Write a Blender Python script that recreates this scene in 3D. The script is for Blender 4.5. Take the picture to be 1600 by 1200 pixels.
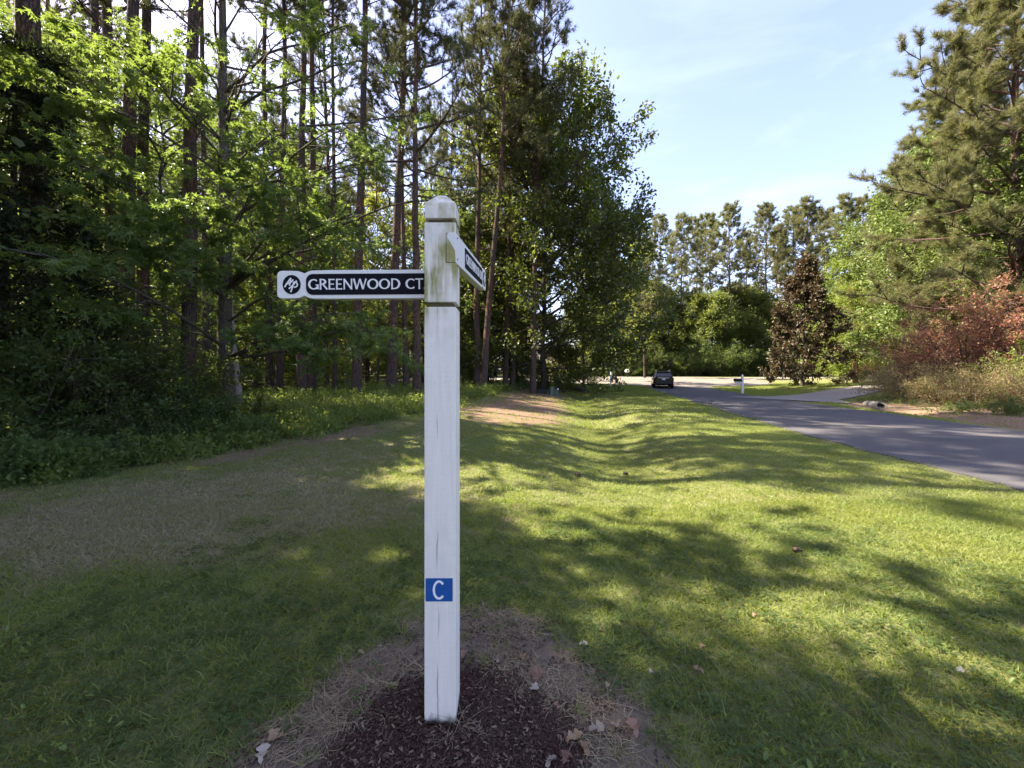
import bpy, math, random
import numpy as np
from mathutils import Vector, Matrix

for o in list(bpy.data.objects):
    bpy.data.objects.remove(o)
S = bpy.context.scene
COL = S.collection
PI = math.pi
R = math.radians

# ------------------------------------------------------------------ camera
CAM_H = 1.615
F_PX, HOR = 620.0, 581.0          # focal length and horizon row for a 1600 px wide picture
cam = bpy.data.cameras.new('camera')
cam_o = bpy.data.objects.new('camera', cam)
COL.objects.link(cam_o)
cam_o.location = (0, 0, CAM_H)
cam_o.rotation_euler = (R(90), 0, 0)
cam.sensor_width = 36
cam.lens = F_PX / 1600 * 36
cam.shift_y = -(600 - HOR) / 1600
cam.clip_start = 0.05
cam.clip_end = 3000
S.camera = cam_o

# ------------------------------------------------------------------ sky, sun, exposure
SUN_AZ, SUN_EL = 76.0, 46.0       # degrees left of the view axis, above the horizon
w = bpy.data.worlds.new('World')
S.world = w
w.use_nodes = True
nt = w.node_tree
nt.nodes.clear()
sky = nt.nodes.new('ShaderNodeTexSky')
sky.sky_type = 'NISHITA'
sky.sun_disc = False
sky.sun_elevation = R(SUN_EL)
sky.sun_rotation = R(-SUN_AZ)
sky.air_density = 1.0
sky.dust_density = 1.8
sky.ozone_density = 2.6
tc = nt.nodes.new('ShaderNodeTexCoord')
mp = nt.nodes.new('ShaderNodeMapping')
mp.inputs['Rotation'].default_value = (R(12), R(-18), R(25))
mp.inputs['Scale'].default_value = (1.1, 3.2, 5.0)
nz = nt.nodes.new('ShaderNodeTexNoise')
nz.inputs['Scale'].default_value = 1.7
nz.inputs['Detail'].default_value = 7
nz.inputs['Roughness'].default_value = 0.55
nz.inputs['Distortion'].default_value = 0.5
rp = nt.nodes.new('ShaderNodeValToRGB')
rp.color_ramp.elements[0].position = 0.48
rp.color_ramp.elements[0].color = (0.07, 0.07, 0.07, 1)
rp.color_ramp.elements[1].position = 0.78
rp.color_ramp.elements[1].color = (0.34, 0.34, 0.34, 1)
mx = nt.nodes.new('ShaderNodeMix')
mx.data_type = 'RGBA'
mx.inputs['B'].default_value = (2.9, 3.15, 3.7, 1)
bg = nt.nodes.new('ShaderNodeBackground')
bg.inputs['Strength'].default_value = 0.092
wo = nt.nodes.new('ShaderNodeOutputWorld')
L_ = nt.links.new
L_(tc.outputs['Generated'], mp.inputs['Vector'])
L_(mp.outputs[0], nz.inputs['Vector'])
L_(nz.outputs['Fac'], rp.inputs[0])
L_(rp.outputs[0], mx.inputs['Factor'])
tint = nt.nodes.new('ShaderNodeMix'); tint.data_type = 'RGBA'; tint.blend_type = 'MULTIPLY'
tint.inputs['Factor'].default_value = 1.0; tint.inputs['B'].default_value = (1.10, .925, 1.0, 1)
L_(sky.outputs[0], tint.inputs['A'])
L_(tint.outputs['Result'], mx.inputs['A'])
L_(mx.outputs['Result'], bg.inputs['Color'])
L_(bg.outputs[0], wo.inputs[0])

sun = bpy.data.lights.new('sun', 'SUN')
sun.energy = 4.4
sun.angle = R(0.53)
sun.color = (1.0, 0.88, 0.70)
sun_o = bpy.data.objects.new('sun', sun)
COL.objects.link(sun_o)
sdir = Vector((-math.sin(R(SUN_AZ)) * math.cos(R(SUN_EL)), math.cos(R(SUN_AZ)) * math.cos(R(SUN_EL)), math.sin(R(SUN_EL))))
sun_o.rotation_euler = sdir.to_track_quat('Z', 'Y').to_euler()
sun_o.location = (0, 0, 60)

S.view_settings.view_transform = 'Standard'
S.view_settings.look = 'None'
S.view_settings.exposure = 2.5
S.view_settings.gamma = 1
S.render.engine = 'CYCLES'
S.cycles.max_bounces = 7
S.cycles.diffuse_bounces = 4
S.cycles.transmission_bounces = 4
S.cycles.sample_clamp_indirect = 6
S.cycles.use_denoising = True

# ------------------------------------------------------------------ helpers
def at(px, py, Y):
    """world point seen at pixel (px, py) of the 1600x1200 photo at distance Y"""
    return np.array(((px - 800) * Y / F_PX, Y, CAM_H - (py - HOR) * Y / F_PX))

def sstep(a, b, x):
    t = np.clip((np.asarray(x, float) - a) / (b - a), 0, 1)
    return t * t * (3 - 2 * t)

def _hash(i, j, s):
    n = (i * 374761393 + j * 668265263 + s * 982451653) & 0xFFFFFFFF
    n = ((n ^ (n >> 13)) * 1274126177) & 0xFFFFFFFF
    return ((n ^ (n >> 16)) & 0xFFFF) / 65535.0

def vnoise(x, y, s=0):
    x = np.asarray(x, float); y = np.asarray(y, float)
    i = np.floor(x).astype(np.int64); j = np.floor(y).astype(np.int64)
    fx = x - i; fy = y - j
    fx = fx * fx * (3 - 2 * fx); fy = fy * fy * (3 - 2 * fy)
    a = _hash(i, j, s); b = _hash(i + 1, j, s); c = _hash(i, j + 1, s); d = _hash(i + 1, j + 1, s)
    return (a * (1 - fx) + b * fx) * (1 - fy) + (c * (1 - fx) + d * fx) * fy

def fbm(x, y, s=0, o=4):
    t = 0; a = .5; n = 0
    for k in range(o):
        t = t + a * vnoise(x * 2 ** k, y * 2 ** k, s + k * 17); n += a; a *= .5
    return t / n

def norm(v):
    v = np.asarray(v, float)
    return v / np.maximum(np.linalg.norm(v, axis=-1, keepdims=True), 1e-9)

class Geo:
    """collects vertices, quads and triangles for one mesh"""
    def __init__(self):
        self.V = []; self.Q = []; self.T = []; self.A = []; self.n = 0; self.UV = None
    def add(self, V, Q=None, T=None, a=None):
        V = np.asarray(V, float).reshape(-1, 3)
        self.V.append(V)
        if Q is not None and len(Q): self.Q.append(np.asarray(Q, np.int64).reshape(-1, 4) + self.n)
        if T is not None and len(T): self.T.append(np.asarray(T, np.int64).reshape(-1, 3) + self.n)
        self.A.append(np.zeros(len(V)) if a is None else np.broadcast_to(np.asarray(a, float), (len(V),)))
        self.n += len(V)
    def mesh(self, name, mats, smooth=False, attr='rnd'):
        V = np.concatenate(self.V) if self.V else np.zeros((0, 3))
        Q = np.concatenate(self.Q) if self.Q else np.zeros((0, 4), np.int64)
        T = np.concatenate(self.T) if self.T else np.zeros((0, 3), np.int64)
        me = bpy.data.meshes.new(name)
        me.vertices.add(len(V)); me.vertices.foreach_set('co', V.astype(np.float32).ravel())
        li = np.concatenate([Q.ravel(), T.ravel()]).astype(np.int32)
        me.loops.add(len(li)); me.loops.foreach_set('vertex_index', li)
        tot = np.concatenate([np.full(len(Q), 4), np.full(len(T), 3)]).astype(np.int32)
        st = np.concatenate([[0], np.cumsum(tot)[:-1]]).astype(np.int32) if len(tot) else tot
        me.polygons.add(len(tot)); me.polygons.foreach_set('loop_start', st); me.polygons.foreach_set('loop_total', tot)
        me.polygons.foreach_set('use_smooth', np.full(len(tot), bool(smooth)))
        if attr:
            at_ = me.attributes.new(attr, 'FLOAT', 'POINT')
            at_.data.foreach_set('value', np.concatenate(self.A).astype(np.float32) if self.A else np.zeros(0, np.float32))
        for m in (mats if isinstance(mats, (list, tuple)) else [mats]):
            me.materials.append(m)
        me.update(calc_edges=True)
        return me
    # ---- shapes
    def box(self, x0, x1, y0, y1, z0, z1, M=None):
        V = np.array([(x, y, z) for z in (z0, z1) for y in (y0, y1) for x in (x0, x1)], float)
        if M is not None: V = V @ np.asarray(M)[:3, :3].T + np.asarray(M)[:3, 3]
        self.add(V, [(0, 2, 3, 1), (4, 5, 7, 6), (0, 1, 5, 4), (2, 6, 7, 3), (0, 4, 6, 2), (1, 3, 7, 5)])
    def tube(self, P, Rr, k=6, cap=True, a=None):
        P = np.asarray(P, float); n = len(P)
        Rr = np.broadcast_to(np.asarray(Rr, float), (n,))
        t = norm(np.gradient(P, axis=0))
        ref = np.array((1., 0, 0)) if abs(t[0][0]) < .8 else np.array((0, 1., 0))
        u = norm(np.cross(t, ref)); v = np.cross(t, u)
        ang = np.arange(k) * 2 * PI / k
        V = P[:, None] + Rr[:, None, None] * (np.cos(ang)[None, :, None] * u[:, None] + np.sin(ang)[None, :, None] * v[:, None])
        i = np.arange(n - 1)[:, None]; j = np.arange(k)[None]; j2 = (j + 1) % k
        Q = np.stack([i * k + j, i * k + j2, (i + 1) * k + j2, (i + 1) * k + j], -1).reshape(-1, 4)
        V = V.reshape(-1, 3); T = []
        if cap:
            V = np.concatenate([V, P[:1], P[-1:]])
            a0, a1 = n * k, n * k + 1
            T = [(a0, (q + 1) % k, q) for q in range(k)] + [(a1, (n - 1) * k + q, (n - 1) * k + (q + 1) % k) for q in range(k)]
        self.add(V, Q, T, a)
    def lathe(self, prof, k=16, M=None):
        prof = np.asarray(prof, float); n = len(prof)
        ang = np.arange(k) * 2 * PI / k
        V = np.stack([prof[:, 0][:, None] * np.cos(ang), prof[:, 0][:, None] * np.sin(ang), np.repeat(prof[:, 1][:, None], k, 1)], -1).reshape(-1, 3)
        if M is not None: V = V @ np.asarray(M)[:3, :3].T + np.asarray(M)[:3, 3]
        i = np.arange(n - 1)[:, None]; j = np.arange(k)[None]; j2 = (j + 1) % k
        self.add(V, np.stack([i * k + j, i * k + j2, (i + 1) * k + j2, (i + 1) * k + j], -1).reshape(-1, 4))
    def prism(self, pts, z0, z1):
        """convex-ish outline (x, y) extruded in z, star-shaped about its centroid"""
        pts = np.asarray(pts, float); n = len(pts); c = pts.mean(0)
        V = np.concatenate([np.c_[pts, np.full(n, z0)], np.c_[pts, np.full(n, z1)], [[c[0], c[1], z0], [c[0], c[1], z1]]])
        Q = [(i, (i + 1) % n, n + (i + 1) % n, n + i) for i in range(n)]
        T = [(2 * n, (i + 1) % n, i) for i in range(n)] + [(2 * n + 1, n + i, n + (i + 1) % n) for i in range(n)]
        self.add(V, Q, T)

def link(name, me, parent=None, loc=None, rot=None, scale=None):
    o = bpy.data.objects.new(name, me)
    COL.objects.link(o)
    if parent is not None: o.parent = parent
    if loc is not None: o.location = loc
    if rot is not None: o.rotation_euler = rot
    if scale is not None: o.scale = scale
    return o

def tag(o, label=None, cat=None, group=None, kind=None):
    if label: o['label'] = label
    if cat: o['category'] = cat
    if group: o['group'] = group
    if kind: o['kind'] = kind
    return o

def bevel(o, wdt, seg=2):
    m = o.modifiers.new('bevel', 'BEVEL'); m.width = wdt; m.segments = seg; m.limit_method = 'ANGLE'; m.angle_limit = R(40)
    return o

# ------------------------------------------------------------------ materials
class N:
    """tiny node-building helper"""
    def __init__(self, name):
        self.m = bpy.data.materials.new(name); self.m.use_nodes = True
        self.t = self.m.node_tree; self.t.nodes.clear()
        self.out = self.t.nodes.new('ShaderNodeOutputMaterial')
    def n(self, typ, **kw):
        x = self.t.nodes.new(typ)
        for k, v in kw.items(): setattr(x, k, v)
        return x
    def l(self, a, b): self.t.links.new(a, b)
    def set(self, sock, v):
        if hasattr(v, 'is_linked') or isinstance(v, bpy.types.NodeSocket): self.l(v, sock)
        elif isinstance(v, (tuple, list)) and len(v) == 3 and sock.type == 'RGBA': sock.default_value = (*v, 1)
        else: sock.default_value = v
    def mix(self, f, a, b, mode='MIX'):
        x = self.n('ShaderNodeMix', data_type='RGBA', blend_type=mode)
        self.set(x.inputs['Factor'], f); self.set(x.inputs['A'], a); self.set(x.inputs['B'], b)
        return x.outputs['Result']
    def math(self, op, a, b=0.0, c=None):
        x = self.n('ShaderNodeMath', operation=op)
        self.set(x.inputs[0], a); self.set(x.inputs[1], b)
        if c is not None: self.set(x.inputs[2], c)
        return x.outputs[0]
    def ramp(self, f, stops):
        x = self.n('ShaderNodeValToRGB'); e = x.color_ramp.elements
        while len(e) < len(stops): e.new(.5)
        for q, (p, c) in zip(e, stops):
            q.position = p; q.color = (*c, 1) if isinstance(c, (tuple, list)) else (c, c, c, 1)
        self.set(x.inputs[0], f)
        return x.outputs[0]
    def pos(self): return self.n('ShaderNodeNewGeometry').outputs['Position']
    def objc(self): return self.n('ShaderNodeTexCoord').outputs['Object']
    def mapp(self, v, scale=(1, 1, 1), loc=(0, 0, 0)):
        x = self.n('ShaderNodeMapping'); self.l(v, x.inputs[0]); x.inputs['Scale'].default_value = scale; x.inputs['Location'].default_value = loc
        return x.outputs[0]
    def noise(self, v, scale, detail=4, rough=.55, dist=0):
        x = self.n('ShaderNodeTexNoise'); self.l(v, x.inputs['Vector'])
        x.inputs['Scale'].default_value = scale; x.inputs['Detail'].default_value = detail
        x.inputs['Roughness'].default_value = rough; x.inputs['Distortion'].default_value = dist
        return x.outputs['Fac']
    def voro(self, v, scale, feature='F1'):
        x = self.n('ShaderNodeTexVoronoi', feature=feature); self.l(v, x.inputs['Vector']); x.inputs['Scale'].default_value = scale
        return x.outputs[0]
    def attr(self, name): return self.n('ShaderNodeAttribute', attribute_name=name).outputs['Fac']
    def bump(self, h, strength=.5, dist=.02):
        x = self.n('ShaderNodeBump'); self.l(h, x.inputs['Height']); x.inputs['Strength'].default_value = strength; x.inputs['Distance'].default_value = dist
        return x.outputs[0]
    def bsdf(self, color, rough=.8, spec=.3, metal=0, normal=None, **kw):
        x = self.n('ShaderNodeBsdfPrincipled')
        self.set(x.inputs['Base Color'], color); self.set(x.inputs['Roughness'], rough)
        x.inputs['Specular IOR Level'].default_value = spec; self.set(x.inputs['Metallic'], metal)
        if normal is not None: self.l(normal, x.inputs['Normal'])
        for k, v in kw.items(): self.set(x.inputs[k.replace('_', ' ')], v)
        return x.outputs[0]
    def done(self, sh):
        self.l(sh, self.out.inputs['Surface']); return self.m

def plain(name, c, rough=.6, spec=.4, metal=0, var=.12, scale=30, bump=0):
    n = N(name); p = n.objc(); f = n.noise(p, scale)
    col = n.mix(f, tuple(x * (1 - var) for x in c), tuple(min(1, x * (1 + var)) for x in c))
    return n.done(n.bsdf(col, rough, spec, metal, n.bump(f, bump, .004) if bump else None))

def leaf_mat(name, c0, c1, tr, trans=.45, rough=.45, spec=.35, c2=None):
    n = N(name); a = n.attr('rnd')
    oi = n.n('ShaderNodeObjectInfo').outputs['Random']
    col = n.mix(a, c0, c1)
    if c2 is not None: col = n.mix(n.math('GREATER_THAN', a, .86), col, c2)
    h = n.n('ShaderNodeHueSaturation'); n.l(col, h.inputs['Color'])
    n.l(n.math('MULTIPLY_ADD', oi, .035, .4825), h.inputs['Hue']); n.l(n.math('MULTIPLY_ADD', oi, .35, .82), h.inputs['Value'])
    b = n.bsdf(h.outputs[0], rough, spec)
    t = n.n('ShaderNodeBsdfTranslucent')
    n.l(n.mix(n.math('MULTIPLY', a, .5), tr, tuple(x * .55 for x in tr)), t.inputs[0])
    m = n.n('ShaderNodeMixShader'); m.inputs[0].default_value = trans
    n.l(b, m.inputs[1]); n.l(t.outputs[0], m.inputs[2])
    return n.done(m.outputs[0])

def bark_mat(name, c0, c1, sx=9, sz=2.0, strength=.9, red=None):
    n = N(name); p = n.objc()
    ds = n.n('ShaderNodeTexNoise'); n.l(p, ds.inputs['Vector']); ds.inputs['Scale'].default_value = 7; ds.inputs['Detail'].default_value = 4
    va = n.n('ShaderNodeVectorMath', operation='MULTIPLY_ADD'); n.l(ds.outputs['Color'], va.inputs[0]); va.inputs[1].default_value = (.16, .16, .3); n.l(p, va.inputs[2])
    m = n.mapp(va.outputs[0], (sx, sx, sz))
    v = n.voro(m, 1.6, 'DISTANCE_TO_EDGE')
    f = n.noise(m, 2.0, 6, .65, .4)
    crack = n.ramp(v, [(0.0, 0.0), (.22, 1.0)])
    hgt = n.math('ADD', n.math('MULTIPLY', crack, .7), n.math('MULTIPLY', f, .5))
    col = n.mix(f, c0, c1)
    if red is not None: col = n.mix(n.ramp(n.noise(p, .6, 2), [(.45, 0.0), (.62, 1.0)]), col, red)
    col = n.mix(crack, tuple(x * .6 for x in c0), col)
    return n.done(n.bsdf(col, .92, .15, 0, n.bump(hgt, strength, .03)))

M = {}
M['pine_bark'] = bark_mat('pine_bark', (.075, .055, .047), (.16, .12, .102), 12, 1.5, .9, (.19, .10, .067))
M['gum_bark'] = bark_mat('gum_bark', (.085, .075, .058), (.19, .165, .13), 16, 5, .6)
M['oak_bark'] = bark_mat('oak_bark', (.06, .05, .042), (.13, .11, .09), 12, 3, .8)
M['birch_bark'] = bark_mat('birch_bark', (.20, .11, .075), (.34, .22, .15), 7, 9, .5)
M['snag_wood'] = bark_mat('snag_wood', (.22, .19, .16), (.36, .32, .28), 14, 2, .4)
M['gum_leaf'] = leaf_mat('gum_leaf', (.062, .100, .030), (.105, .148, .045), (.28, .39, .06), .44)
M['wood_leaf'] = leaf_mat('wood_leaf', (.068, .100, .026), (.125, .155, .038), (.42, .47, .06), .52)
M['oak_leaf'] = leaf_mat('oak_leaf', (.040, .065, .016), (.085, .105, .028), (.22, .28, .03), .38, .4, .5)
M['poplar_leaf'] = leaf_mat('poplar_leaf', (.075, .11, .030), (.16, .19, .055), (.25, .33, .05), .3, .5, .3)
M['lime_leaf'] = leaf_mat('lime_leaf', (.11, .17, .028), (.20, .26, .05), (.34, .44, .05), .35)
M['maroon_leaf'] = leaf_mat('maroon_leaf', (.044, .033, .020), (.095, .070, .036), (.13, .08, .03), .22, .5, .32, (.12, .125, .05))
M['red_leaf'] = leaf_mat('red_leaf', (.185, .085, .050), (.30, .165, .090), (.44, .20, .11), .32, .5, .3, (.24, .20, .07))
M['olive_leaf'] = leaf_mat('olive_leaf', (.14, .13, .05), (.26, .23, .10), (.34, .32, .08), .32, .5, .3, (.22, .12, .08))
M['shrub_leaf'] = leaf_mat('shrub_leaf', (.045, .074, .022), (.075, .108, .030), (.22, .29, .04), .38, .5, .3)
M['herb_leaf'] = leaf_mat('herb_leaf', (.095, .145, .036), (.165, .215, .06), (.36, .45, .06), .42)
M['belt_leaf'] = leaf_mat('belt_leaf', (.060, .086, .026), (.115, .135, .045), (.30, .35, .055), .45)
M['cedar_leaf'] = leaf_mat('cedar_leaf', (.022, .032, .016), (.042, .055, .024), (.06, .09, .02), .2, .6, .2)
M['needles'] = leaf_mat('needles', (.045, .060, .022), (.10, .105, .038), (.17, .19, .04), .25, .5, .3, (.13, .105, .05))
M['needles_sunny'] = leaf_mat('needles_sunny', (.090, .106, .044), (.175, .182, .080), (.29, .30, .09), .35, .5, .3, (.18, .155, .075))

# ------------------------------------------------------------------ terrain
def ditch_x(y): return 1.05 + .14 * np.asarray(y, float)
def road_left(y):
    return np.interp(y, [-20, -6, 2, 5.35, 9.6, 15.6, 25.7, 33, 42], [5.0, 6.1, 6.65, 6.9, 7.35, 8.55, 10.6, 12.1, 13.9])
def road_right(y):
    return np.interp(y, [-20, -6, 2, 5.35, 10.65, 14.9, 24.4, 29, 36, 42], [11.4, 12.4, 12.85, 13.1, 13.65, 14.35, 15.75, 16.8, 18.6, 20.6])
WOOD_Y = [-30, 0, 3, 5.4, 6.9, 9.2, 12.7, 17, 24, 32, 45]
WOOD_X = [-10, -9, -8.2, -7.0, -5.5, -4.0, -2.7, -1.6, -1.0, 0.8, 4.0]
def wood_edge(y): return np.interp(y, WOOD_Y, WOOD_X)
POST = np.array((-.328, 1.878))

def zg(x, y):
    x = np.asarray(x, float); y = np.asarray(y, float)
    z = .85 * sstep(32, 66, y)
    dep = (.05 + .30 * sstep(3.2, 9, y)) * (1 - .8 * sstep(27, 35, y)) * sstep(-8, 2, y)
    z = z - dep * np.exp(-((x - ditch_x(y)) / 1.25) ** 2)
    z = z + .32 * sstep(1.2, 6.5, ditch_x(y) - x) * sstep(5, 12, y)
    r = np.hypot(x - POST[0], y - POST[1])
    z = z + .035 * np.exp(-(r / .7) ** 2) - .035 * np.exp(-(r / .13) ** 2) * .6
    # shallow roadside ditch and rising lots on the far side of the road
    dr = x - road_right(y)
    z = z - .30 * np.exp(-((dr - 1.9) / .8) ** 2) * sstep(8, 13, y) * (1 - sstep(18.9, 19.9, y))
    z = z + .45 * sstep(3, 12, dr) * sstep(6, 12, y) * (1 - sstep(36, 44, y))
    wx = sstep(2, 8, wood_edge(y) - x)
    z = z + wx * .12 * (fbm(x * .5, y * .5, 5) - .5)
    return z

def mulch_mask(x, y):
    a = np.arctan2(y - 1.62, x + .25)
    r = np.hypot((x + .25) / 1.02, (y - 1.62) / .92) * (1 + .28 * (fbm(x * 3.2, y * 3.2, 3) - .5))
    return 1 - sstep(.50, .60, r)
def bed_mask(x, y):
    r = np.hypot((x + .22) / 1.0, (y - 1.66) / 1.12) * (1 + .35 * (fbm(x * 2.3, y * 2.3, 9) - .5))
    return 1 - sstep(.80, .98, r)
def dry_mask(x, y):
    d = .95 * np.exp(-(((x + 3.4) / 3.4) ** 2 + ((y - 5.2) / 2.0) ** 2)) + .40 * np.exp(-(((x + 4.5) / 2.5) ** 2 + ((y - 3.6) / .8) ** 2))
    d = d + .55 * sstep(1.0, 4.5, ditch_x(y) - x) * sstep(5.5, 9, y)
    d = d + .5 * np.exp(-((x - road_left(y) + .15) / .28) ** 2)
    d = d + .75 * (fbm(x * 1.1, y * 1.1, 21) - .5) + .55 * (fbm(x * 4, y * 4, 4) - .5)
    return .64 * sstep(.20, .95, d)
def straw_mask(x, y):
    d = np.exp(-(((x - ditch_x(y) + 3.0) / 2.1) ** 2)) * sstep(9, 14, y) * (1 - sstep(33, 38, y))
    d = np.maximum(d, .8 * np.exp(-((x - wood_edge(y) - .35) / .6) ** 2) * sstep(2, 4, y) * sstep(.35, .7, fbm(x * .8, y * .8, 71)))
    dr = x - road_right(y)
    d = np.maximum(d, sstep(1.3, 2.0, dr) * sstep(4, 8, y) * (1 - sstep(21, 22.5, y)))
    return sstep(.25, .75, d + .5 * (fbm(x * 1.6, y * 1.6, 31) - .5))
def woods_mask(x, y):
    m = sstep(0, .8, wood_edge(y) - x)
    dr = x - road_right(y)
    m = np.maximum(m, sstep(5, 8, dr) * (1 - sstep(22, 26, y)))
    m = np.maximum(m, sstep(66, 68, y))
    m = np.maximum(m, sstep(40, 46, x - .25 * y))
    return m
DRIVE = None
def paved(x, y):
    p = ((x > road_left(y) - .02) & (x < road_right(y) + .02) & (y < 43))
    p |= np.hypot(x - 19.5, y - 52) < 12.2
    return p

def axis(lo, hi, fine_lo, fine_hi, h0, growth, hmax):
    a = list(np.arange(fine_lo, fine_hi, h0)); h = h0
    x = a[-1]
    while x < hi:
        h = min(h * growth, hmax); x += h; a.append(x)
    h = h0; x = fine_lo; b = []
    while x > lo:
        h = min(h * growth, hmax); x -= h; b.append(x)
    return np.array(b[::-1] + a)
gx = axis(-500, 500, -3.2, 3.2, .05, 1.045, 40)
gy = axis(-60, 900, 1.2, 5.0, .05, 1.028, 40)
X, Y = np.meshgrid(gx, gy)
g = Geo()
nx, ny = len(gx), len(gy)
i = np.arange(ny - 1)[:, None]; j = np.arange(nx - 1)[None]
Q = np.stack([i * nx + j, i * nx + j + 1, (i + 1) * nx + j + 1, (i + 1) * nx + j], -1).reshape(-1, 4)
Zg = zg(X, Y)
near = np.exp(-(np.hypot(X, Y - 3) / 12) ** 2)
Zg = Zg + near * .012 * (fbm(X * 6, Y * 6, 41) - .5)
g.add(np.stack([X, Y, Zg], -1), Q)

n = N('ground_soil_and_turf')
p = n.pos()
f1 = n.noise(p, 1.3, 5); f2 = n.noise(p, 14, 5, .65); f3 = n.noise(p, 70, 3, .7); f4 = n.noise(p, 160, 2)
green = n.mix(f2, (.085, .095, .034), (.15, .16, .065))
green = n.mix(n.ramp(f3, [(.35, 0.0), (.7, 1.0)]), green, (.19, .185, .085))
dryc = n.mix(f2, (.17, .158, .09), (.30, .275, .17))
dryc = n.mix(n.ramp(f3, [(.4, 0.0), (.75, 1.0)]), dryc, (.10, .085, .045))
strw = n.mix(f2, (.11, .070, .046), (.25, .17, .115))
strw = n.mix(n.ramp(f3, [(.5, 0.0), (.72, 1.0)]), strw, (.32, .24, .17))
soil = n.mix(f2, (.085, .064, .045), (.22, .18, .135))
mul = n.mix(f3, (.026, .016, .013), (.085, .052, .042))
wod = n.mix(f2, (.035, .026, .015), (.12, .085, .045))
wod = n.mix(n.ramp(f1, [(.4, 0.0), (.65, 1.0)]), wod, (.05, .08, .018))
c = n.mix(n.attr('dry'), green, dryc)
c = n.mix(n.attr('straw'), c, strw)
c = n.mix(n.attr('woods'), c, wod)
c = n.mix(n.attr('bed'), c, soil)
c = n.mix(n.attr('mulch'), c, mul)
hh = n.math('ADD', n.math('MULTIPLY', f3, .6), n.math('MULTIPLY', f4, .4))
M['ground'] = n.done(n.bsdf(c, .95, .1, 0, n.bump(hh, .7, .03)))
gm = g.mesh('ground', M['ground'], True, None)
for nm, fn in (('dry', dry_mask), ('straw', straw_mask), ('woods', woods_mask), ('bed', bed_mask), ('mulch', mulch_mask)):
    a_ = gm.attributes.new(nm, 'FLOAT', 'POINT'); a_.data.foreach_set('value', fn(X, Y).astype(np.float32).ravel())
tag(link('ground', gm), 'sloping lawn and woodland floor around the sign post', 'ground', kind='structure')

# ---- road, turning circle, driveways
def asphalt(name, c0, c1, seam=True):
    n = N(name); p = n.pos()
    a = n.noise(p, .35, 4); b = n.noise(p, 3.0, 5, .6); d = n.noise(p, 240, 2, .8); e = n.voro(p, 130)
    c = n.mix(b, c0, c1)
    c = n.mix(n.ramp(a, [(.35, 0.0), (.7, .5)]), c, tuple(x * .72 for x in c0))
    c = n.mix(n.ramp(d, [(.55, 0.0), (.72, .6)]), c, tuple(min(1, x * 2.0) for x in c1))
    cr = n.voro(n.mapp(p, (.22, .3, 1)), 1.0, 'DISTANCE_TO_EDGE')
    if seam: c = n.mix(n.ramp(cr, [(.0, .7), (.008, 0.0)]), c, (.02, .02, .02))
    return n.done(n.bsdf(c, .85, .25, 0, n.bump(e, .35, .006)))
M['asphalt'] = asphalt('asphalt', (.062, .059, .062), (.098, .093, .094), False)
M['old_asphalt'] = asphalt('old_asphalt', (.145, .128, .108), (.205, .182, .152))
M['concrete'] = asphalt('concrete_drive', (.19, .172, .148), (.26, .238, .205), False)

def strip(name, ys, left, right, dz, mat, label, cat, m=8, wob=.13):
    g = Geo(); ys = np.asarray(ys, float)
    l = np.array([left(v) for v in ys]); r = np.array([right(v) for v in ys])
    if wob:
        l = l + wob * (fbm(ys * 1.7, ys * 0, 61) - .5) * 2; r = r + wob * (fbm(ys * 1.7, ys * 0 + 9, 62) - .5) * 2
    t = np.linspace(0, 1, m + 1)
    Xr = l[:, None] * (1 - t) + r[:, None] * t
    Yr = np.repeat(ys[:, None], m + 1, 1)
    Zr = zg(Xr, Yr) + dz
    nn = len(ys); i = np.arange(nn - 1)[:, None]; j = np.arange(m)[None]; k = m + 1
    g.add(np.stack([Xr, Yr, Zr], -1), np.stack([i * k + j, i * k + j + 1, (i + 1) * k + j + 1, (i + 1) * k + j], -1).reshape(-1, 4))
    # drop edges so the pavement is a slab
    for col in (0, m):
        a = np.stack([Xr[:, col], Yr[:, col], Zr[:, col]], -1); b = a - (0, 0, .08)
        q = np.arange(nn - 1)
        g.add(np.concatenate([a, b]), np.stack([q, q + 1, nn + q + 1, nn + q], -1))
    return tag(link(name, g.mesh(name, mat, False, None)), label, cat, kind='structure')
strip('road', np.arange(-20, 43.6, .3), road_left, road_right, .022, M['asphalt'], 'grey asphalt lane running from the lower right to the turning circle', 'road')
g = Geo(); k = 72; rr = np.linspace(.05, 12.2, 20); ang = np.arange(k) * 2 * PI / k
rad = rr[:, None] * (1 + .01 * np.sin(ang * 5)[None])
Xc = 19.5 + rad * np.cos(ang); Yc = 52 + rad * np.sin(ang)
i = np.arange(len(rr) - 1)[:, None]; j = np.arange(k)[None]; j2 = (j + 1) % k
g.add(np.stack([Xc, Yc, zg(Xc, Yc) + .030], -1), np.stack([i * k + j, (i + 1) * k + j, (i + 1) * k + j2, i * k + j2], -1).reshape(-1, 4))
tag(link('turning_circle_road', g.mesh('turning_circle', M['old_asphalt'], False, None)), 'pale sunlit asphalt of the turning circle beyond the parked car', 'road', kind='structure')

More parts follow.
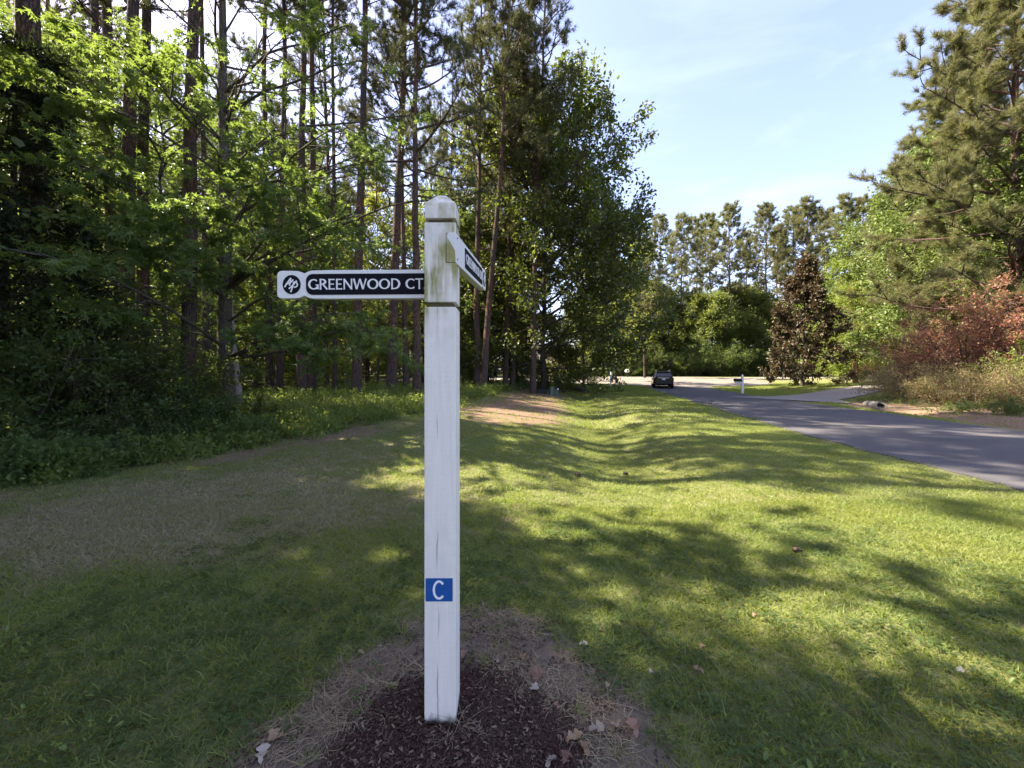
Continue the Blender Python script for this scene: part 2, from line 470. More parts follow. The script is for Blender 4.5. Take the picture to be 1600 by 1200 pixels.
def ribbon_path(name, pts, width, dz, mat, label, cat):
    pts = np.asarray(pts, float); d = np.r_[0, np.cumsum(np.linalg.norm(np.diff(pts, axis=0), axis=1))]
    s = np.arange(0, d[-1], .5); P = np.stack([np.interp(s, d, pts[:, 0]), np.interp(s, d, pts[:, 1])], -1)
    for _ in range(12): P[1:-1] = (P[:-2] + 2 * P[1:-1] + P[2:]) / 4
    t = norm(np.gradient(P, axis=0)); nn = np.stack([-t[:, 1], t[:, 0]], -1)
    wd = np.interp(s, [0, 3, 5, d[-1]], [width[0], width[1], width[1], width[1]])
    u = np.linspace(-.5, .5, 7)
    G_ = P[:, None] + nn[:, None] * (wd[:, None] * u)[..., None]
    g = Geo(); k = 7; m_ = len(P); i = np.arange(m_ - 1)[:, None]; j = np.arange(k - 1)[None]
    g.add(np.concatenate([G_, (zg(G_[..., 0], G_[..., 1]) + dz)[..., None]], -1), np.stack([i * k + j, i * k + j + 1, (i + 1) * k + j + 1, (i + 1) * k + j], -1).reshape(-1, 4))
    return tag(link(name, g.mesh(name, mat, False, None)), label, cat, kind='structure')
DRIVES = [[(15.3, 22.6), (18.5, 24.6), (24, 28.2), (34, 34), (46, 39)], [(30.5, 55), (38, 57), (52, 60), (70, 63)], [(9.5, 47.5), (4, 48.5), (-3, 48), (-16, 46)], [(11.5, 60.5), (8.5, 68), (6.5, 78)]]
def near_drive(x, y, wd):
    m = np.zeros(np.shape(x), bool)
    for D in DRIVES:
        for (ax, ay), (bx_, by_) in zip(D[:-1], D[1:]):
            dx, dy = bx_ - ax, by_ - ay; t = np.clip(((x - ax) * dx + (y - ay) * dy) / (dx * dx + dy * dy), 0, 1)
            m |= np.hypot(x - ax - t * dx, y - ay - t * dy) < wd
    return m
ribbon_path('driveway', DRIVES[0], (6.5, 3.4), .040, M['concrete'], 'concrete driveway leaving the road beside the white-post mailbox', 'driveway')
ribbon_path('driveway', DRIVES[1], (7, 4), .040, M['concrete'], 'pale driveway leading right from the turning circle behind the maroon tree', 'driveway')
ribbon_path('driveway', DRIVES[2], (6, 4.2), .042, M['concrete'], 'sunlit driveway crossing left behind the oak and the roadside post', 'driveway')
ribbon_path('driveway', DRIVES[3], (6, 4), .046, M['concrete'], 'shaded grey driveway climbing from the circle toward the house', 'driveway')

# ------------------------------------------------------------------ sign post
def paint_white():
    n = N('weathered_white_paint'); p = n.objc()
    grain = n.noise(n.mapp(p, (55, 55, 3)), 1.0, 6, .65)
    saw = n.n('ShaderNodeTexWave', wave_type='BANDS', bands_direction='Z'); n.l(p, saw.inputs['Vector'])
    saw.inputs['Scale'].default_value = 55; saw.inputs['Distortion'].default_value = 1.5; saw.inputs['Detail'].default_value = 3; saw.inputs['Detail Scale'].default_value = 2
    c = n.mix(n.ramp(grain, [(.3, 0.0), (.75, 1.0)]), (.76, .71, .62), (.86, .81, .72))
    c = n.mix(n.ramp(n.noise(p, 7, 4), [(.5, 0.0), (.8, .5)]), c, (.58, .58, .55))
    xyz = n.n('ShaderNodeSeparateXYZ'); n.l(p, xyz.inputs[0])
    # green-brown mildew streaks that run down the head of the post
    mz = n.ramp(n.math('MULTIPLY', xyz.outputs['Z'], .4), [(.70, 0.0), (.765, 1.0)])
    st = n.ramp(n.noise(n.mapp(p, (24, 24, 3.0)), 1.0, 5, .6), [(.40, 0.0), (.58, 1.0)])
    st2 = n.noise(n.mapp(p, (5, 5, 4)), 1.0, 3)
    mask = n.math('MULTIPLY', n.math('MULTIPLY', mz, st), n.ramp(st2, [(.40, 0.0), (.56, .95)]))
    c = n.mix(mask, c, n.mix(n.noise(p, 60), (.19, .18, .03), (.36, .33, .11)))
    # a weaker stain all over, dirt speckle and a darker foot
    sp = n.ramp(n.noise(p, 190, 2, .7), [(.66, 0.0), (.74, .7)])
    c = n.mix(sp, c, (.30, .28, .24))
    ft = n.math('ADD', xyz.outputs['Z'], n.math('MULTIPLY', n.noise(n.mapp(p, (40, 40, 12)), 1, 4), .09))
    c = n.mix(n.ramp(ft, [(.055, 1.0), (.095, 0.0)]), c, (.045, .045, .030))
    # drying checks in the timber
    wob = n.math('MULTIPLY', n.math('SUBTRACT', n.noise(n.mapp(p, (0, 0, 3)), 1.0, 3), .5), .05)
    xx = n.math('ABSOLUTE', n.math('ADD', n.math('ADD', xyz.outputs['X'], .012), wob))
    zz = n.ramp(n.noise(n.mapp(p, (0, 0, 1.9), (0, 0, 3.3)), 1.0, 2), [(.50, 0.0), (.56, 1.0)])
    ck = n.math('MULTIPLY', n.ramp(xx, [(.0004, 1.0), (.0013, 0.0)]), zz)
    c = n.mix(n.math('MULTIPLY', ck, .8), c, (.10, .09, .08))
    h = n.math('ADD', n.math('MULTIPLY', grain, .5), n.math('MULTIPLY', saw.outputs['Fac'], .35))
    h = n.math('SUBTRACT', h, n.math('MULTIPLY', ck, 2.0))
    return n.done(n.bsdf(c, .62, .35, 0, n.bump(h, .55, .0016)))
M['white_paint'] = paint_white()
M['board_paint'] = plain('board_paint', (.74, .73, .69), .6, .35, 0, .10, 60, .3)
M['groove'] = plain('groove_wood_shaded', (.11, .085, .05), .9, .2, 0, .35, 60)  # brown groove lining, with the shade of the recess put into its colour
M['navy'] = plain('navy_panel', (.006, .007, .011), .7, .12, 0, .5, 60)
M['letter'] = plain('letter_paint', (.80, .79, .76), .55, .4, 0, .06, 200)
M['plate_blue'] = plain('plate_blue', (.012, .085, .30), .35, .5, 0, .12, 40)
M['steel'] = plain('screw_steel', (.16, .15, .14), .4, .5, .8, .3, 90)

sign = link('street_sign_post', None, loc=(POST[0], POST[1], float(zg(*POST)) + .0))
tag(sign, 'white square timber street sign post with two name boards in a mulch bed', 'sign post')
H = .0715
def post_ring(z, s): return np.array([(-s, -s, z), (s, -s, z), (s, s, z), (-s, s, z)])
g = Geo()
levels = [(-.12, H), (1.911, H), (1.9125, H - .022), (1.9315, H - .022), (1.933, H), (2.296, H), (2.2975, H - .022), (2.3135, H - .022), (2.315, H), (2.385, H), (2.442, .018)]
Z0 = float(zg(*POST))
V = np.concatenate([post_ring(z - Z0, s) for z, s in levels])
Q = [(4 * a + b, 4 * a + (b + 1) % 4, 4 * a + 4 + (b + 1) % 4, 4 * a + 4 + b) for a in range(len(levels) - 1) for b in range(4)]
Q.append(tuple(4 * (len(levels) - 1) + b for b in range(4)))
g.add(V, Q)
po = link('post', g.mesh('sign_post_timber', M['white_paint'], False, None), sign)
bevel(po, .0035, 2)
for z0, z1 in ((1.9128, 1.9312), (2.2978, 2.3132)):
    g = Geo(); s = H - .018
    g.box(-s, s, -s, s, z0 - Z0, z1 - Z0)
    link('groove', g.mesh('groove', M['groove'], False, None), sign)

# ---- flared roman capitals, drawn as strokes
def ell(cx, cy, rx, ry, a0, a1, n=22):
    a = np.radians(np.linspace(a0, a1, n)); return np.stack([cx + rx * np.cos(a), cy + ry * np.sin(a)], -1), .105 + .085 * np.abs(np.cos(a)) ** 1.5
def st(x0, y0, x1, y1, w0=.17, wm=.135, n=7):
    t = np.linspace(0, 1, n); return np.stack([x0 + (x1 - x0) * t, y0 + (y1 - y0) * t], -1), wm + (w0 - wm) * (2 * t - 1) ** 4
GLY = {
    'G': (.88, [ell(.46, .5, .38, .43, 48, 325), st(.79, .04, .79, .45, .17, .15), st(.62, .44, .86, .44, .09, .08)]),
    'R': (.74, [st(.14, 0, .14, 1), ell(.26, .73, .28, .215, 90, -90), st(.12, .945, .28, .945, .1, .1), st(.12, .515, .28, .515, .1, .1), st(.34, .50, .70, .02, .15, .14)]),
    'E': (.62, [st(.14, 0, .14, 1), st(.10, .94, .56, .94, .13, .10), st(.10, .51, .50, .51, .12, .09), st(.10, .06, .58, .06, .13, .10)]),
    'N': (.86, [st(.13, 0, .13, 1, .13, .11), st(.13, .96, .74, .04, .16, .15), st(.74, 0, .74, 1, .13, .11)]),
    'W': (1.18, [st(.06, 1, .31, .02, .18, .15), st(.31, .02, .57, .98, .11, .10), st(.57, .98, .83, .02, .17, .15), st(.83, .02, 1.09, 1, .13, .10)]),
    'O': (.96, [ell(.47, .5, .38, .43, 0, 360, 40)]),
    'D': (.90, [st(.14, 0, .14, 1), ell(.32, .5, .42, .44, 90, -90), st(.12, .94, .34, .94, .105, .105), st(.12, .06, .34, .06, .105, .105)]),
    'C': (.80, [ell(.46, .5, .38, .43, 46, 314)]),
    'T': (.68, [st(.34, 0, .34, .98), st(.02, .94, .66, .94, .14, .10)]),
    '.': (.30, [st(.12, -.01, .12, .15, .16, .16)]),
    ' ': (.36, []),
}
def stroke_geo(g, strokes, s, ox, oy, sx=1.0, depth=.0022):
    for q, (P, wd) in enumerate(strokes):
        P = np.asarray(P) * (s * sx, s) + (ox, oy); wd = np.asarray(wd) * s
        t = norm(np.gradient(P, axis=0)); nn = np.stack([-t[:, 1], t[:, 0]], -1)
        a = P + nn * wd[:, None] / 2; b = P - nn * wd[:, None] / 2
        d = depth + q * .00025; m = len(P)
        V = np.concatenate([np.c_[a, np.full(m, d)], np.c_[b, np.full(m, d)], np.c_[a, np.zeros(m)], np.c_[b, np.zeros(m)]])
        i = np.arange(m - 1)
        Q = np.concatenate([np.stack([i, m + i, m + i + 1, i + 1], -1), np.stack([i, i + 1, 2 * m + i + 1, 2 * m + i], -1), np.stack([m + i, 3 * m + i, 3 * m + i + 1, m + i + 1], -1)])
        Q = np.concatenate([Q, [(0, 2 * m, 3 * m, m), (m - 1, 2 * m - 1, 4 * m - 1, 3 * m - 1)]])
        g.add(V, Q)

def round_rect(x0, x1, y0, y1, rl, rr_, n=8):
    pts = []
    for cx, cy, r_, a0 in ((x1 - rr_, y0 + rr_, rr_, -90), (x1 - rr_, y1 - rr_, rr_, 0), (x0 + rl, y1 - rl, rl, 90), (x0 + rl, y0 + rl, rl, 180)):
        for a in np.radians(np.linspace(a0, a0 + 90, n)): pts.append((cx + r_ * math.cos(a), cy + r_ * math.sin(a)))
    return pts

def sign_board(M4, text, flip, length, wlab):
    """board in its own x (along) / y (up) / z (towards the reader) frame; flip puts the emblem at the far end"""
    hgt, th = .138, .040
    L_b = length
    # outline with a waist between the emblem lobe and the name panel
    e = .131
    top = [(.018, 0), (.006, .010), (0, .026)]
    pts = []
    def add_sym(u, v): pts.append((u, v))
    prof = [(0.0, .045), (.004, .058), (.014, .0655), (.030, .067), (.095, .066), (.113, .062), (.124, .0565), (e, .0545), (.138, .0565), (.147, .062), (.165, .0675), (.25, .069), (L_b, .069)]
    if flip: prof = [(L_b - u, v) for u, v in prof][::-1]
    u = np.array([q[0] for q in prof]); v = np.array([q[1] for q in prof])
    m = len(u); g = Geo()
    V = []
    for z in (0, -th):
        V += [np.c_[u, v, np.full(m, z)], np.c_[u, -v, np.full(m, z)]]
    i = np.arange(m - 1)
    Q = np.concatenate([np.stack([m + i, m + i + 1, i + 1, i], -1), np.stack([2 * m + i, 2 * m + i + 1, 3 * m + i + 1, 3 * m + i], -1),
                        np.stack([i, i + 1, 2 * m + i + 1, 2 * m + i], -1), np.stack([m + i + 1, m + i, 3 * m + i, 3 * m + i + 1], -1),
                        [(0, 2 * m, 3 * m, m), (m - 1, 2 * m - 1, 4 * m - 1, 3 * m - 1)]])
    g.add(np.concatenate(V), Q)
    b = link('name_board', g.mesh('name_board', M['board_paint'], False, None), sign)
    b.matrix_local = M4
    bevel(b, .0022, 2)
    tag(b, wlab)
    g = Geo()
    if not flip: g.prism(round_rect(.140, L_b - .004, -.0505, .0505, .034, .004), -.001, .0022)
    else: g.prism(round_rect(.196, L_b - .145, -.0505, .0505, .010, .010), -.001, .0022)
    link('name_panel', g.mesh('name_panel', M['navy'], False, None), b)
    # emblem: black disc with a slanted white monogram
    cu = .071 if not flip else L_b - .071
    a = np.linspace(0, 2 * PI, 33)[:-1]; g = Geo()
    g.prism(np.c_[cu + .043 * np.cos(a), .046 * np.sin(a)], -.001, .0022)
    link('emblem_disc', g.mesh('emblem_disc', M['navy'], False, None), b)
    g = Geo()
    s = .001
    def sl(*p): return np.array(p, float), np.full(len(p), 6.2)
    stroke_geo(g, [sl((-33, -13), (-22, 4), (-10, 21), (-3, 31)), sl((-3, 31), (-5, 14), (-9, -6)), sl((-28, 1), (-12, 6), (2, 14), (9, 24)),
                   sl((-3, -37), (4, -16), (12, 8)), (ell(16, -1, 13, 12, 120, -110)[0], np.full(22, 6.0)), sl((-12, -20), (4, -8), (26, 18))], s, cu, 0, 1.0, .0036)
    link('emblem_monogram', g.mesh('emblem_monogram', M['letter'], False, None), b)
    # letters
    if not flip: x0, x1, size = .152, .722, .0515
    else: x0, x1, size = .210, L_b - .160, .0515
    tw = sum(GLY[ch][0] for ch in text) * size
    sx = (x1 - x0) / tw
    cx = x0
    for ch in text:
        wd, strokes = GLY[ch]
        if strokes:
            g = Geo(); stroke_geo(g, strokes, size, cx, -size / 2, sx, .0046)
            link('letter', g.mesh('letter', M['letter'], False, None), b)
        cx += wd * size * sx
    return b

def frame(origin, xdir, ydir):
    x = Vector(xdir).normalized(); y = Vector(ydir); z = x.cross(y).normalized(); y = z.cross(x)
    Mx = Matrix((x, y, z)).transposed().to_4x4(); Mx.translation = Vector(origin) - sign.location
    return Mx
BL = .87
sign_board(frame((-1.130, 1.908, 2.034), (1, -.0, .006), (0, 0, 1)), 'GREENWOOD CT.', False, BL, 'name board reading GREENWOOD CT. left of the post')
sign_board(frame((-.2575 - .0005 + .003, 1.8055, 2.180), (.078, .87, .046), (0, 0, 1)), 'GREENWOOD DR', True, BL, 'name board reading GREENWOOD DR pointing away from the camera')
# the housing line where the right board is let into the front of the post, and its fixing screws
g = Geo(); yf = -H - .0012
for (x0, x1, z0, z1) in ((.0275, .0293, 2.113, 2.2475), (.0275, .0712, 2.246, 2.2478), (.0275, .0712, 2.1125, 2.1143)):
    g.box(x0, x1, yf, yf + .004, z0 - Z0, z1 - Z0)
link('housing_joint', g.mesh('housing_joint', M['navy'], False, None), sign)
for z in (2.135, 2.232):
    g = Geo(); g.lathe([(0, .0022), (.0045, .0018), (.0052, 0)], 10)
    link('screw', g.mesh('screw', M['steel'], True, None), sign, loc=(H + .0052, -.045, z - Z0), rot=(0, R(90), 0))
# blue plate with the letter C
g = Geo(); g.prism(round_rect(-.0615, .0615, -.0525, .0525, .003, .003, 3), 0, .0022)
pl = link('letter_plate', g.mesh('letter_plate', M['plate_blue'], False, None), sign, loc=(-.0035, -H - .0004, .6235 - Z0), rot=(R(90), 0, 0))
tag(pl, 'small blue plate lettered C low on the white post')
g = Geo(); stroke_geo(g, [(ell(.5, .5, .27, .44, 42, 318)[0], np.full(22, .115))], .088, -.044, -.044, 1.0, .0032)
link('letter', g.mesh('letter_c', M['letter'], False, None), pl)
for sx in (-.052, .048):
    g = Geo(); g.lathe([(0, .0016), (.0022, .0012), (.0026, 0)], 8)
    link('screw', g.mesh('plate_screw', M['steel'], True, None), pl, loc=(sx, 0, .0022))
g = Geo(); a = np.linspace(0, 2 * PI, 25)
g.tube(np.c_[.0105 * np.cos(a), .0012 * np.sin(a * 3), .0125 * np.sin(a)], .0016, 5, False)
link('knot', g.mesh('knot', M['board_paint'], True, None), sign, loc=(.040, -H, 1.582 - Z0))

# ------------------------------------------------------------------ trees: growth
LEAF = {
    'kite': (np.array([(0, 0, 0), (.30, .45, .05), (0, 1, -.06), (-.30, .45, .05)]), np.array([(0, 1, 2, 3)])),
    'oval': (np.array([(0, 0, 0), (.26, .25, .06), (.24, .68, .05), (0, 1, -.05), (-.24, .68, .05), (-.26, .25, .06)]), np.array([(0, 1, 2, 3), (0, 3, 4, 5)])),
    'narrow': (np.array([(0, 0, 0), (.13, .4, .03), (0, 1, -.10), (-.13, .4, .03)]), np.array([(0, 1, 2, 3)])),
}
def star_leaf():
    V = [(0, .28, 0)]
    for q, (a, r_) in enumerate([(-125, .58), (-55, .92), (0, 1.0), (55, .92), (125, .58)]):
        a0 = a - (35 if q else 40)
        V.append((.20 * math.sin(R(a0)), .28 + .20 * math.cos(R(a0)), .03))
        V.append((r_ * .72 * math.sin(R(a)), .28 + r_ * .72 * math.cos(R(a)), -.10))
    V.append((.20 * math.sin(R(165)), .28 + .20 * math.cos(R(165)), .03))
    V = np.array(V)
    return V, np.array([(0, 1 + 2 * q, 2 + 2 * q, 3 + 2 * q) for q in range(5)])
LEAF['star'] = star_leaf()
def tuft(nn, seed, spread=(12, 62), width=.05):
    r = np.random.RandomState(seed); V = []; T = []
    for q in range(nn):
        a = r.uniform(0, 2 * PI); t = R(r.uniform(*spread)); L = r.uniform(.75, 1.05)
        d = np.array((math.sin(t) * math.cos(a), math.cos(t), math.sin(t) * math.sin(a)))
        s = norm(np.cross(d, r.normal(size=3))) * width / 2
        b = d * .04 + np.array((0, r.uniform(-.35, 0), 0))
        V += [b - s, b + s, b + d * L - np.array((0, .05, 0)) * 0]; T.append((3 * q, 3 * q + 1, 3 * q + 2))
    return np.array(V), np.array(T)
TUFT = [tuft(15, 3), tuft(15, 8)]

def scatter_leaves(geo, rng, P, D, size, kind, up=1.0, rnd_n=.55, droop=.25, axis_rnd=.7):
    """leaf templates at points P, pointing roughly along D"""
    n_ = len(P)
    a = norm(D + axis_rnd * rng.normal(size=(n_, 3)) - np.array((0, 0, droop)))
    nn = np.array((0, 0, up)) + rnd_n * rng.normal(size=(n_, 3))
    b = norm(np.cross(a, nn)); nn = np.cross(b, a)
    s = size * rng.uniform(.65, 1.2, n_)
    rv = rng.uniform(0, 1, n_)
    if kind == 'tuft':
        for q, (tv, tt) in enumerate(TUFT):
            sel = np.arange(n_) % len(TUFT) == q
            V = P[sel][:, None] + s[sel][:, None, None] * (tv[None, :, 0, None] * b[sel][:, None] + tv[None, :, 1, None] * a[sel][:, None] + tv[None, :, 2, None] * nn[sel][:, None])
            m = sel.sum()
            geo.add(V.reshape(-1, 3), None, (tt[None] + (np.arange(m) * len(tv))[:, None, None]).reshape(-1, 3), np.repeat(rv[sel], len(tv)))
        return
    tv, tq = LEAF[kind]
    V = P[:, None] + s[:, None, None] * (tv[None, :, 0, None] * b[:, None] + tv[None, :, 1, None] * a[:, None] + tv[None, :, 2, None] * nn[:, None])
    geo.add(V.reshape(-1, 3), (tq[None] + (np.arange(n_) * len(tv))[:, None, None]).reshape(-1, 4), None, np.repeat(rv, len(tv)))

def grow(rng, p, d, L, n=6, wob=.18, trop=(0, 0, .05)):
    P = [np.asarray(p, float)]; d = norm(d); st_ = L / (n - 1)
    for q in range(n - 1):
        d = norm(d + wob * rng.normal(size=3) * .6 + np.asarray(trop)); P.append(P[-1] + d * st_)
    return np.array(P)
def side_dir(rng, d, ang, flat=.0):
    r_ = rng.normal(size=3); r_[2] *= (1 - flat)
    s = norm(r_ - np.dot(r_, d) * d)
    return norm(math.cos(ang) * d + math.sin(ang) * s)
def along(P, t):
    f = t * (len(P) - 1); q = min(int(f), len(P) - 2); return P[q] + (P[q + 1] - P[q]) * (f - q), norm(P[q + 1] - P[q])

def limb_tree(rng, limb, r0, gl, twigs, nsub=5, ntw=4, sub_l=.5, tw_l=.3, flat=.5, trop=(0, 0, .03), start=.3, k=5):
    """sub-branches and twigs on one limb polyline"""
    Ll = np.linalg.norm(np.diff(limb, axis=0), axis=1).sum()
    gl.tube(limb, np.linspace(r0, r0 * .25, len(limb)), k, False)
    for q in range(nsub):
        t = start + (1 - start) * (q + rng.uniform(.2, .9)) / nsub
        p, d = along(limb, min(t, .99))
        sl = Ll * sub_l * (1.15 - .6 * t) * rng.uniform(.7, 1.2)
        sb = grow(rng, p, side_dir(rng, d, R(rng.uniform(28, 62)), flat), sl, 5, .2, trop)
        gl.tube(sb, np.linspace(r0 * .4, r0 * .1, 5), 4, False)
        for z in range(ntw):
            t2 = .25 + .75 * (z + rng.uniform(.2, .9)) / ntw
            p2, d2 = along(sb, min(t2, .99))
            twigs.append(grow(rng, p2, side_dir(rng, d2, R(rng.uniform(15, 60)), flat), tw_l * rng.uniform(.6, 1.3), 4, .22, trop))
        twigs.append(sb[-3:])
    twigs.append(limb[-3:])

def leaves_on(geo, rng, twigs, per, size, kind, jit=.08, **kw):
    P = []; D = []
    for tw in twigs:
        t = np.sort(rng.uniform(.1, 1, per)) * (len(tw) - 1); q = np.minimum(t.astype(int), len(tw) - 2)
        P.append(tw[q] + (tw[q + 1] - tw[q]) * (t - q)[:, None]); D.append(norm(tw[q + 1] - tw[q]))
    P = np.concatenate(P); D = np.concatenate(D)
    scatter_leaves(geo, rng, P + jit * rng.normal(size=P.shape), D, size, kind, **kw)

PROTO = {}
def proto(key, trunk, limbs, crown, bark, leafm):
    PROTO[key] = (trunk.mesh(key + '_trunk', bark, True, None) if trunk.n else None,
                  limbs.mesh(key + '_branches', bark, True, None) if limbs.n else None,
                  crown.mesh(key + '_crown', leafm, False) if crown.n else None)

def trunk_line(rng, Hh, n=14, wob=.02):
    z = np.linspace(-.4, Hh, n); x = np.cumsum(rng.normal(size=n)) * wob * Hh / n * 1.5; y = np.cumsum(rng.normal(size=n)) * wob * Hh / n * 1.5
    return np.stack([x - x[1], y - y[1], z], -1)
def trunk_rad(P, r0, rt, flare=1.45):
    z = P[:, 2]; t = np.clip(z / z.max(), 0, 1)
    return (r0 + (rt - r0) * t ** .85) * (1 + (flare - 1) * np.exp(-np.maximum(z, 0) / .35))

def make_pine(key, seed, Hh, cb, Rm, nl, leafm, r0=.22, per=5, stubs=10, tsize=.30):
    rng = np.random.RandomState(seed); T = Geo(); B = Geo(); C = Geo(); tw = []
    P = trunk_line(rng, Hh, 16, .018)
    P = np.concatenate([P[:1], [P[0] * .5 + P[1] * .5], P[1:]])
    T.tube(P, trunk_rad(P, r0, .05), 12)
    for q in range(nl):
        t = cb + (1 - cb) * ((q + rng.uniform(0, 1)) / nl) ** .9
        p, d = along(P, min(.995, t))
        u = (t - cb) / (1 - cb)
        Ll = Rm * (1 - .75 * u ** 1.6) * (.55 + .45 * min(1, u * 4 + .35)) * rng.uniform(.55, 1.15)
        a = q * 2.4 + rng.uniform(-.5, .5); el = R(rng.uniform(-12, 22) + 38 * u)
        lb = grow(rng, p, (math.cos(a) * math.cos(el), math.sin(a) * math.cos(el), math.sin(el)), Ll, 7, .15, (0, 0, .06))
        limb_tree(rng, lb, .018 + .012 * Ll, B, tw, 6, 3, .42, .55, .55, (0, 0, .10), .32, 4)
    leaves_on(C, rng, tw, per, tsize, 'tuft', .04, up=.4, rnd_n=1, droop=-.30, axis_rnd=.45)
    for q in range(stubs):
        t = rng.uniform(.18, cb + .1); p, d = along(P, t); a = rng.uniform(0, 2 * PI)
        lb = grow(rng, p, (math.cos(a), math.sin(a), rng.uniform(-.3, .25)), rng.uniform(.6, 2.6), 6, .3, (0, 0, -.03))
        B.tube(lb, np.linspace(.028, .006, 6), 4, False)
        for z in range(2):
            p2, d2 = along(lb, rng.uniform(.4, .9)); B.tube(grow(rng, p2, side_dir(rng, d2, .8), rng.uniform(.3, .9), 4, .3), np.linspace(.012, .004, 4), 3, False)
    proto(key, T, B, C, M['pine_bark'], leafm)

def make_broad(key, seed, Hh, cb, Rm, nl, leafm, bark, kind, size, per, r0, prof=None, el0=(5, 55), nsub=5, ntw=4, sub_l=.5, tw_l=.7, trop=(0, 0, .04), jit=.10, top=.9, flat=.5, droop=.25, rnd_n=.55, fork=0, n_trunk=1):
    rng = np.random.RandomState(seed); T = Geo(); B = Geo(); C = Geo(); tw = []
    for tk in range(n_trunk):
        P = trunk_line(rng, Hh * top * (1 if tk == 0 else rng.uniform(.75, .95)), 12, .05)
        if n_trunk > 1:
            a = tk * 2 * PI / n_trunk; P[:, 0] += math.cos(a) * (.12 + .10 * np.maximum(P[:, 2], 0)); P[:, 1] += math.sin(a) * (.12 + .10 * np.maximum(P[:, 2], 0))
        P = np.concatenate([P[:1], [P[0] * .45 + P[1] * .55], P[1:]])
        T.tube(P, trunk_rad(P, r0, r0 * .14), 10)
        for q in range(nl // n_trunk):
            u = (q + rng.uniform(0, 1)) / (nl // n_trunk); t = cb + (1 - cb) * u
            p, d = along(P, min(.99, t))
            pr = prof(u) if prof else (.45 + .55 * math.sin(PI * min(1, u * .8 + .25)))
            Ll = Rm * pr * rng.uniform(.7, 1.15)
            a = q * 2.4 + rng.uniform(-.5, .5); el = R(el0[0] + (el0[1] - el0[0]) * u + rng.uniform(-12, 12))
            lb = grow(rng, p, (math.cos(a) * math.cos(el), math.sin(a) * math.cos(el), math.sin(el)), Ll, 7, .2, trop)
            limb_tree(rng, lb, .012 + .011 * Ll, B, tw, nsub, ntw, sub_l, tw_l, flat, trop, .25, 5)
        tw.append(P[-4:])
    leaves_on(C, rng, tw, per, size, kind, jit, droop=droop, rnd_n=rnd_n)
    proto(key, T, B, C, bark, leafm)

make_pine('pine_a', 11, 27, .52, 4.2, 46, M['needles'], .23)
make_pine('pine_b', 12, 26, .42, 4.8, 50, M['needles'], .21)
make_pine('pine_c', 13, 29, .60, 4.0, 40, M['needles'], .25)
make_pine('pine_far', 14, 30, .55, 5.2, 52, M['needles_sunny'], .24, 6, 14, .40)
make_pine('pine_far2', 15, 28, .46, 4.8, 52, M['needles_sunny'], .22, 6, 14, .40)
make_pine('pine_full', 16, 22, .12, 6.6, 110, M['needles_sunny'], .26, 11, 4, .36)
make_broad('understory_a', 21, 11, .18, 3.4, 30, M['wood_leaf'], M['gum_bark'], 'kite', .18, 17, .075, el0=(0, 50), flat=.65)
make_broad('understory_b', 22, 14, .30, 3.8, 32, M['wood_leaf'], M['gum_bark'], 'kite', .19, 17, .09, el0=(5, 55), flat=.6)
make_broad('understory_c', 23, 7, .12, 2.8, 24, M['wood_leaf'], M['gum_bark'], 'kite', .16, 17, .05, el0=(0, 45), flat=.7)
make_broad('young_gum', 25, 13, .12, 3.6, 36, M['gum_leaf'], M['gum_bark'], 'star', .16, 11, .10, el0=(0, 45), flat=.75, trop=(0, 0, .0), jit=.06, droop=.45, rnd_n=.5)
make_broad('belt_tree', 24, 11, .05, 4.2, 38, M['belt_leaf'], M['gum_bark'], 'kite', .25, 20, .09, el0=(0, 50), flat=.4, jit=.25)
make_broad('oak', 31, 25, .15, 10.5, 60, M['oak_leaf'], M['oak_bark'], 'oval', .34, 22, .30, prof=lambda u: .55 + .45 * math.sin(PI * (.30 + .66 * u)), el0=(12, 52), nsub=10, ntw=5, sub_l=.60, tw_l=1.3, jit=.26, rnd_n=.8, flat=.15)
make_broad('poplar', 32, 20, .10, 7.0, 48, M['poplar_leaf'], M['gum_bark'], 'oval', .25, 17, .24, el0=(5, 60), nsub=7, ntw=5, tw_l=1.0, jit=.2, rnd_n=.6)
make_broad('maroon', 33, 10.6, .19, 3.7, 60, M['maroon_leaf'], M['oak_bark'], 'oval', .27, 14, .14, prof=lambda u: 1.0 - .82 * u ** 1.25, el0=(-6, 50), nsub=5, ntw=4, tw_l=.55, jit=.10, rnd_n=.7, top=.97)
make_broad('lime', 34, 13, .12, 4.0, 48, M['lime_leaf'], M['birch_bark'], 'kite', .17, 20, .13, el0=(25, 60), nsub=6, ntw=5, tw_l=.8, trop=(0, 0, -.05), jit=.12, n_trunk=2, droop=.6)
make_broad('cedar', 35, 11, .03, 3.0, 90, M['cedar_leaf'], M['oak_bark'], 'narrow', .22, 12, .16, prof=lambda u: 1.0 - .8 * u, el0=(-8, 35), nsub=5, ntw=4, tw_l=.5, trop=(0, 0, -.03), jit=.08, rnd_n=1.0)

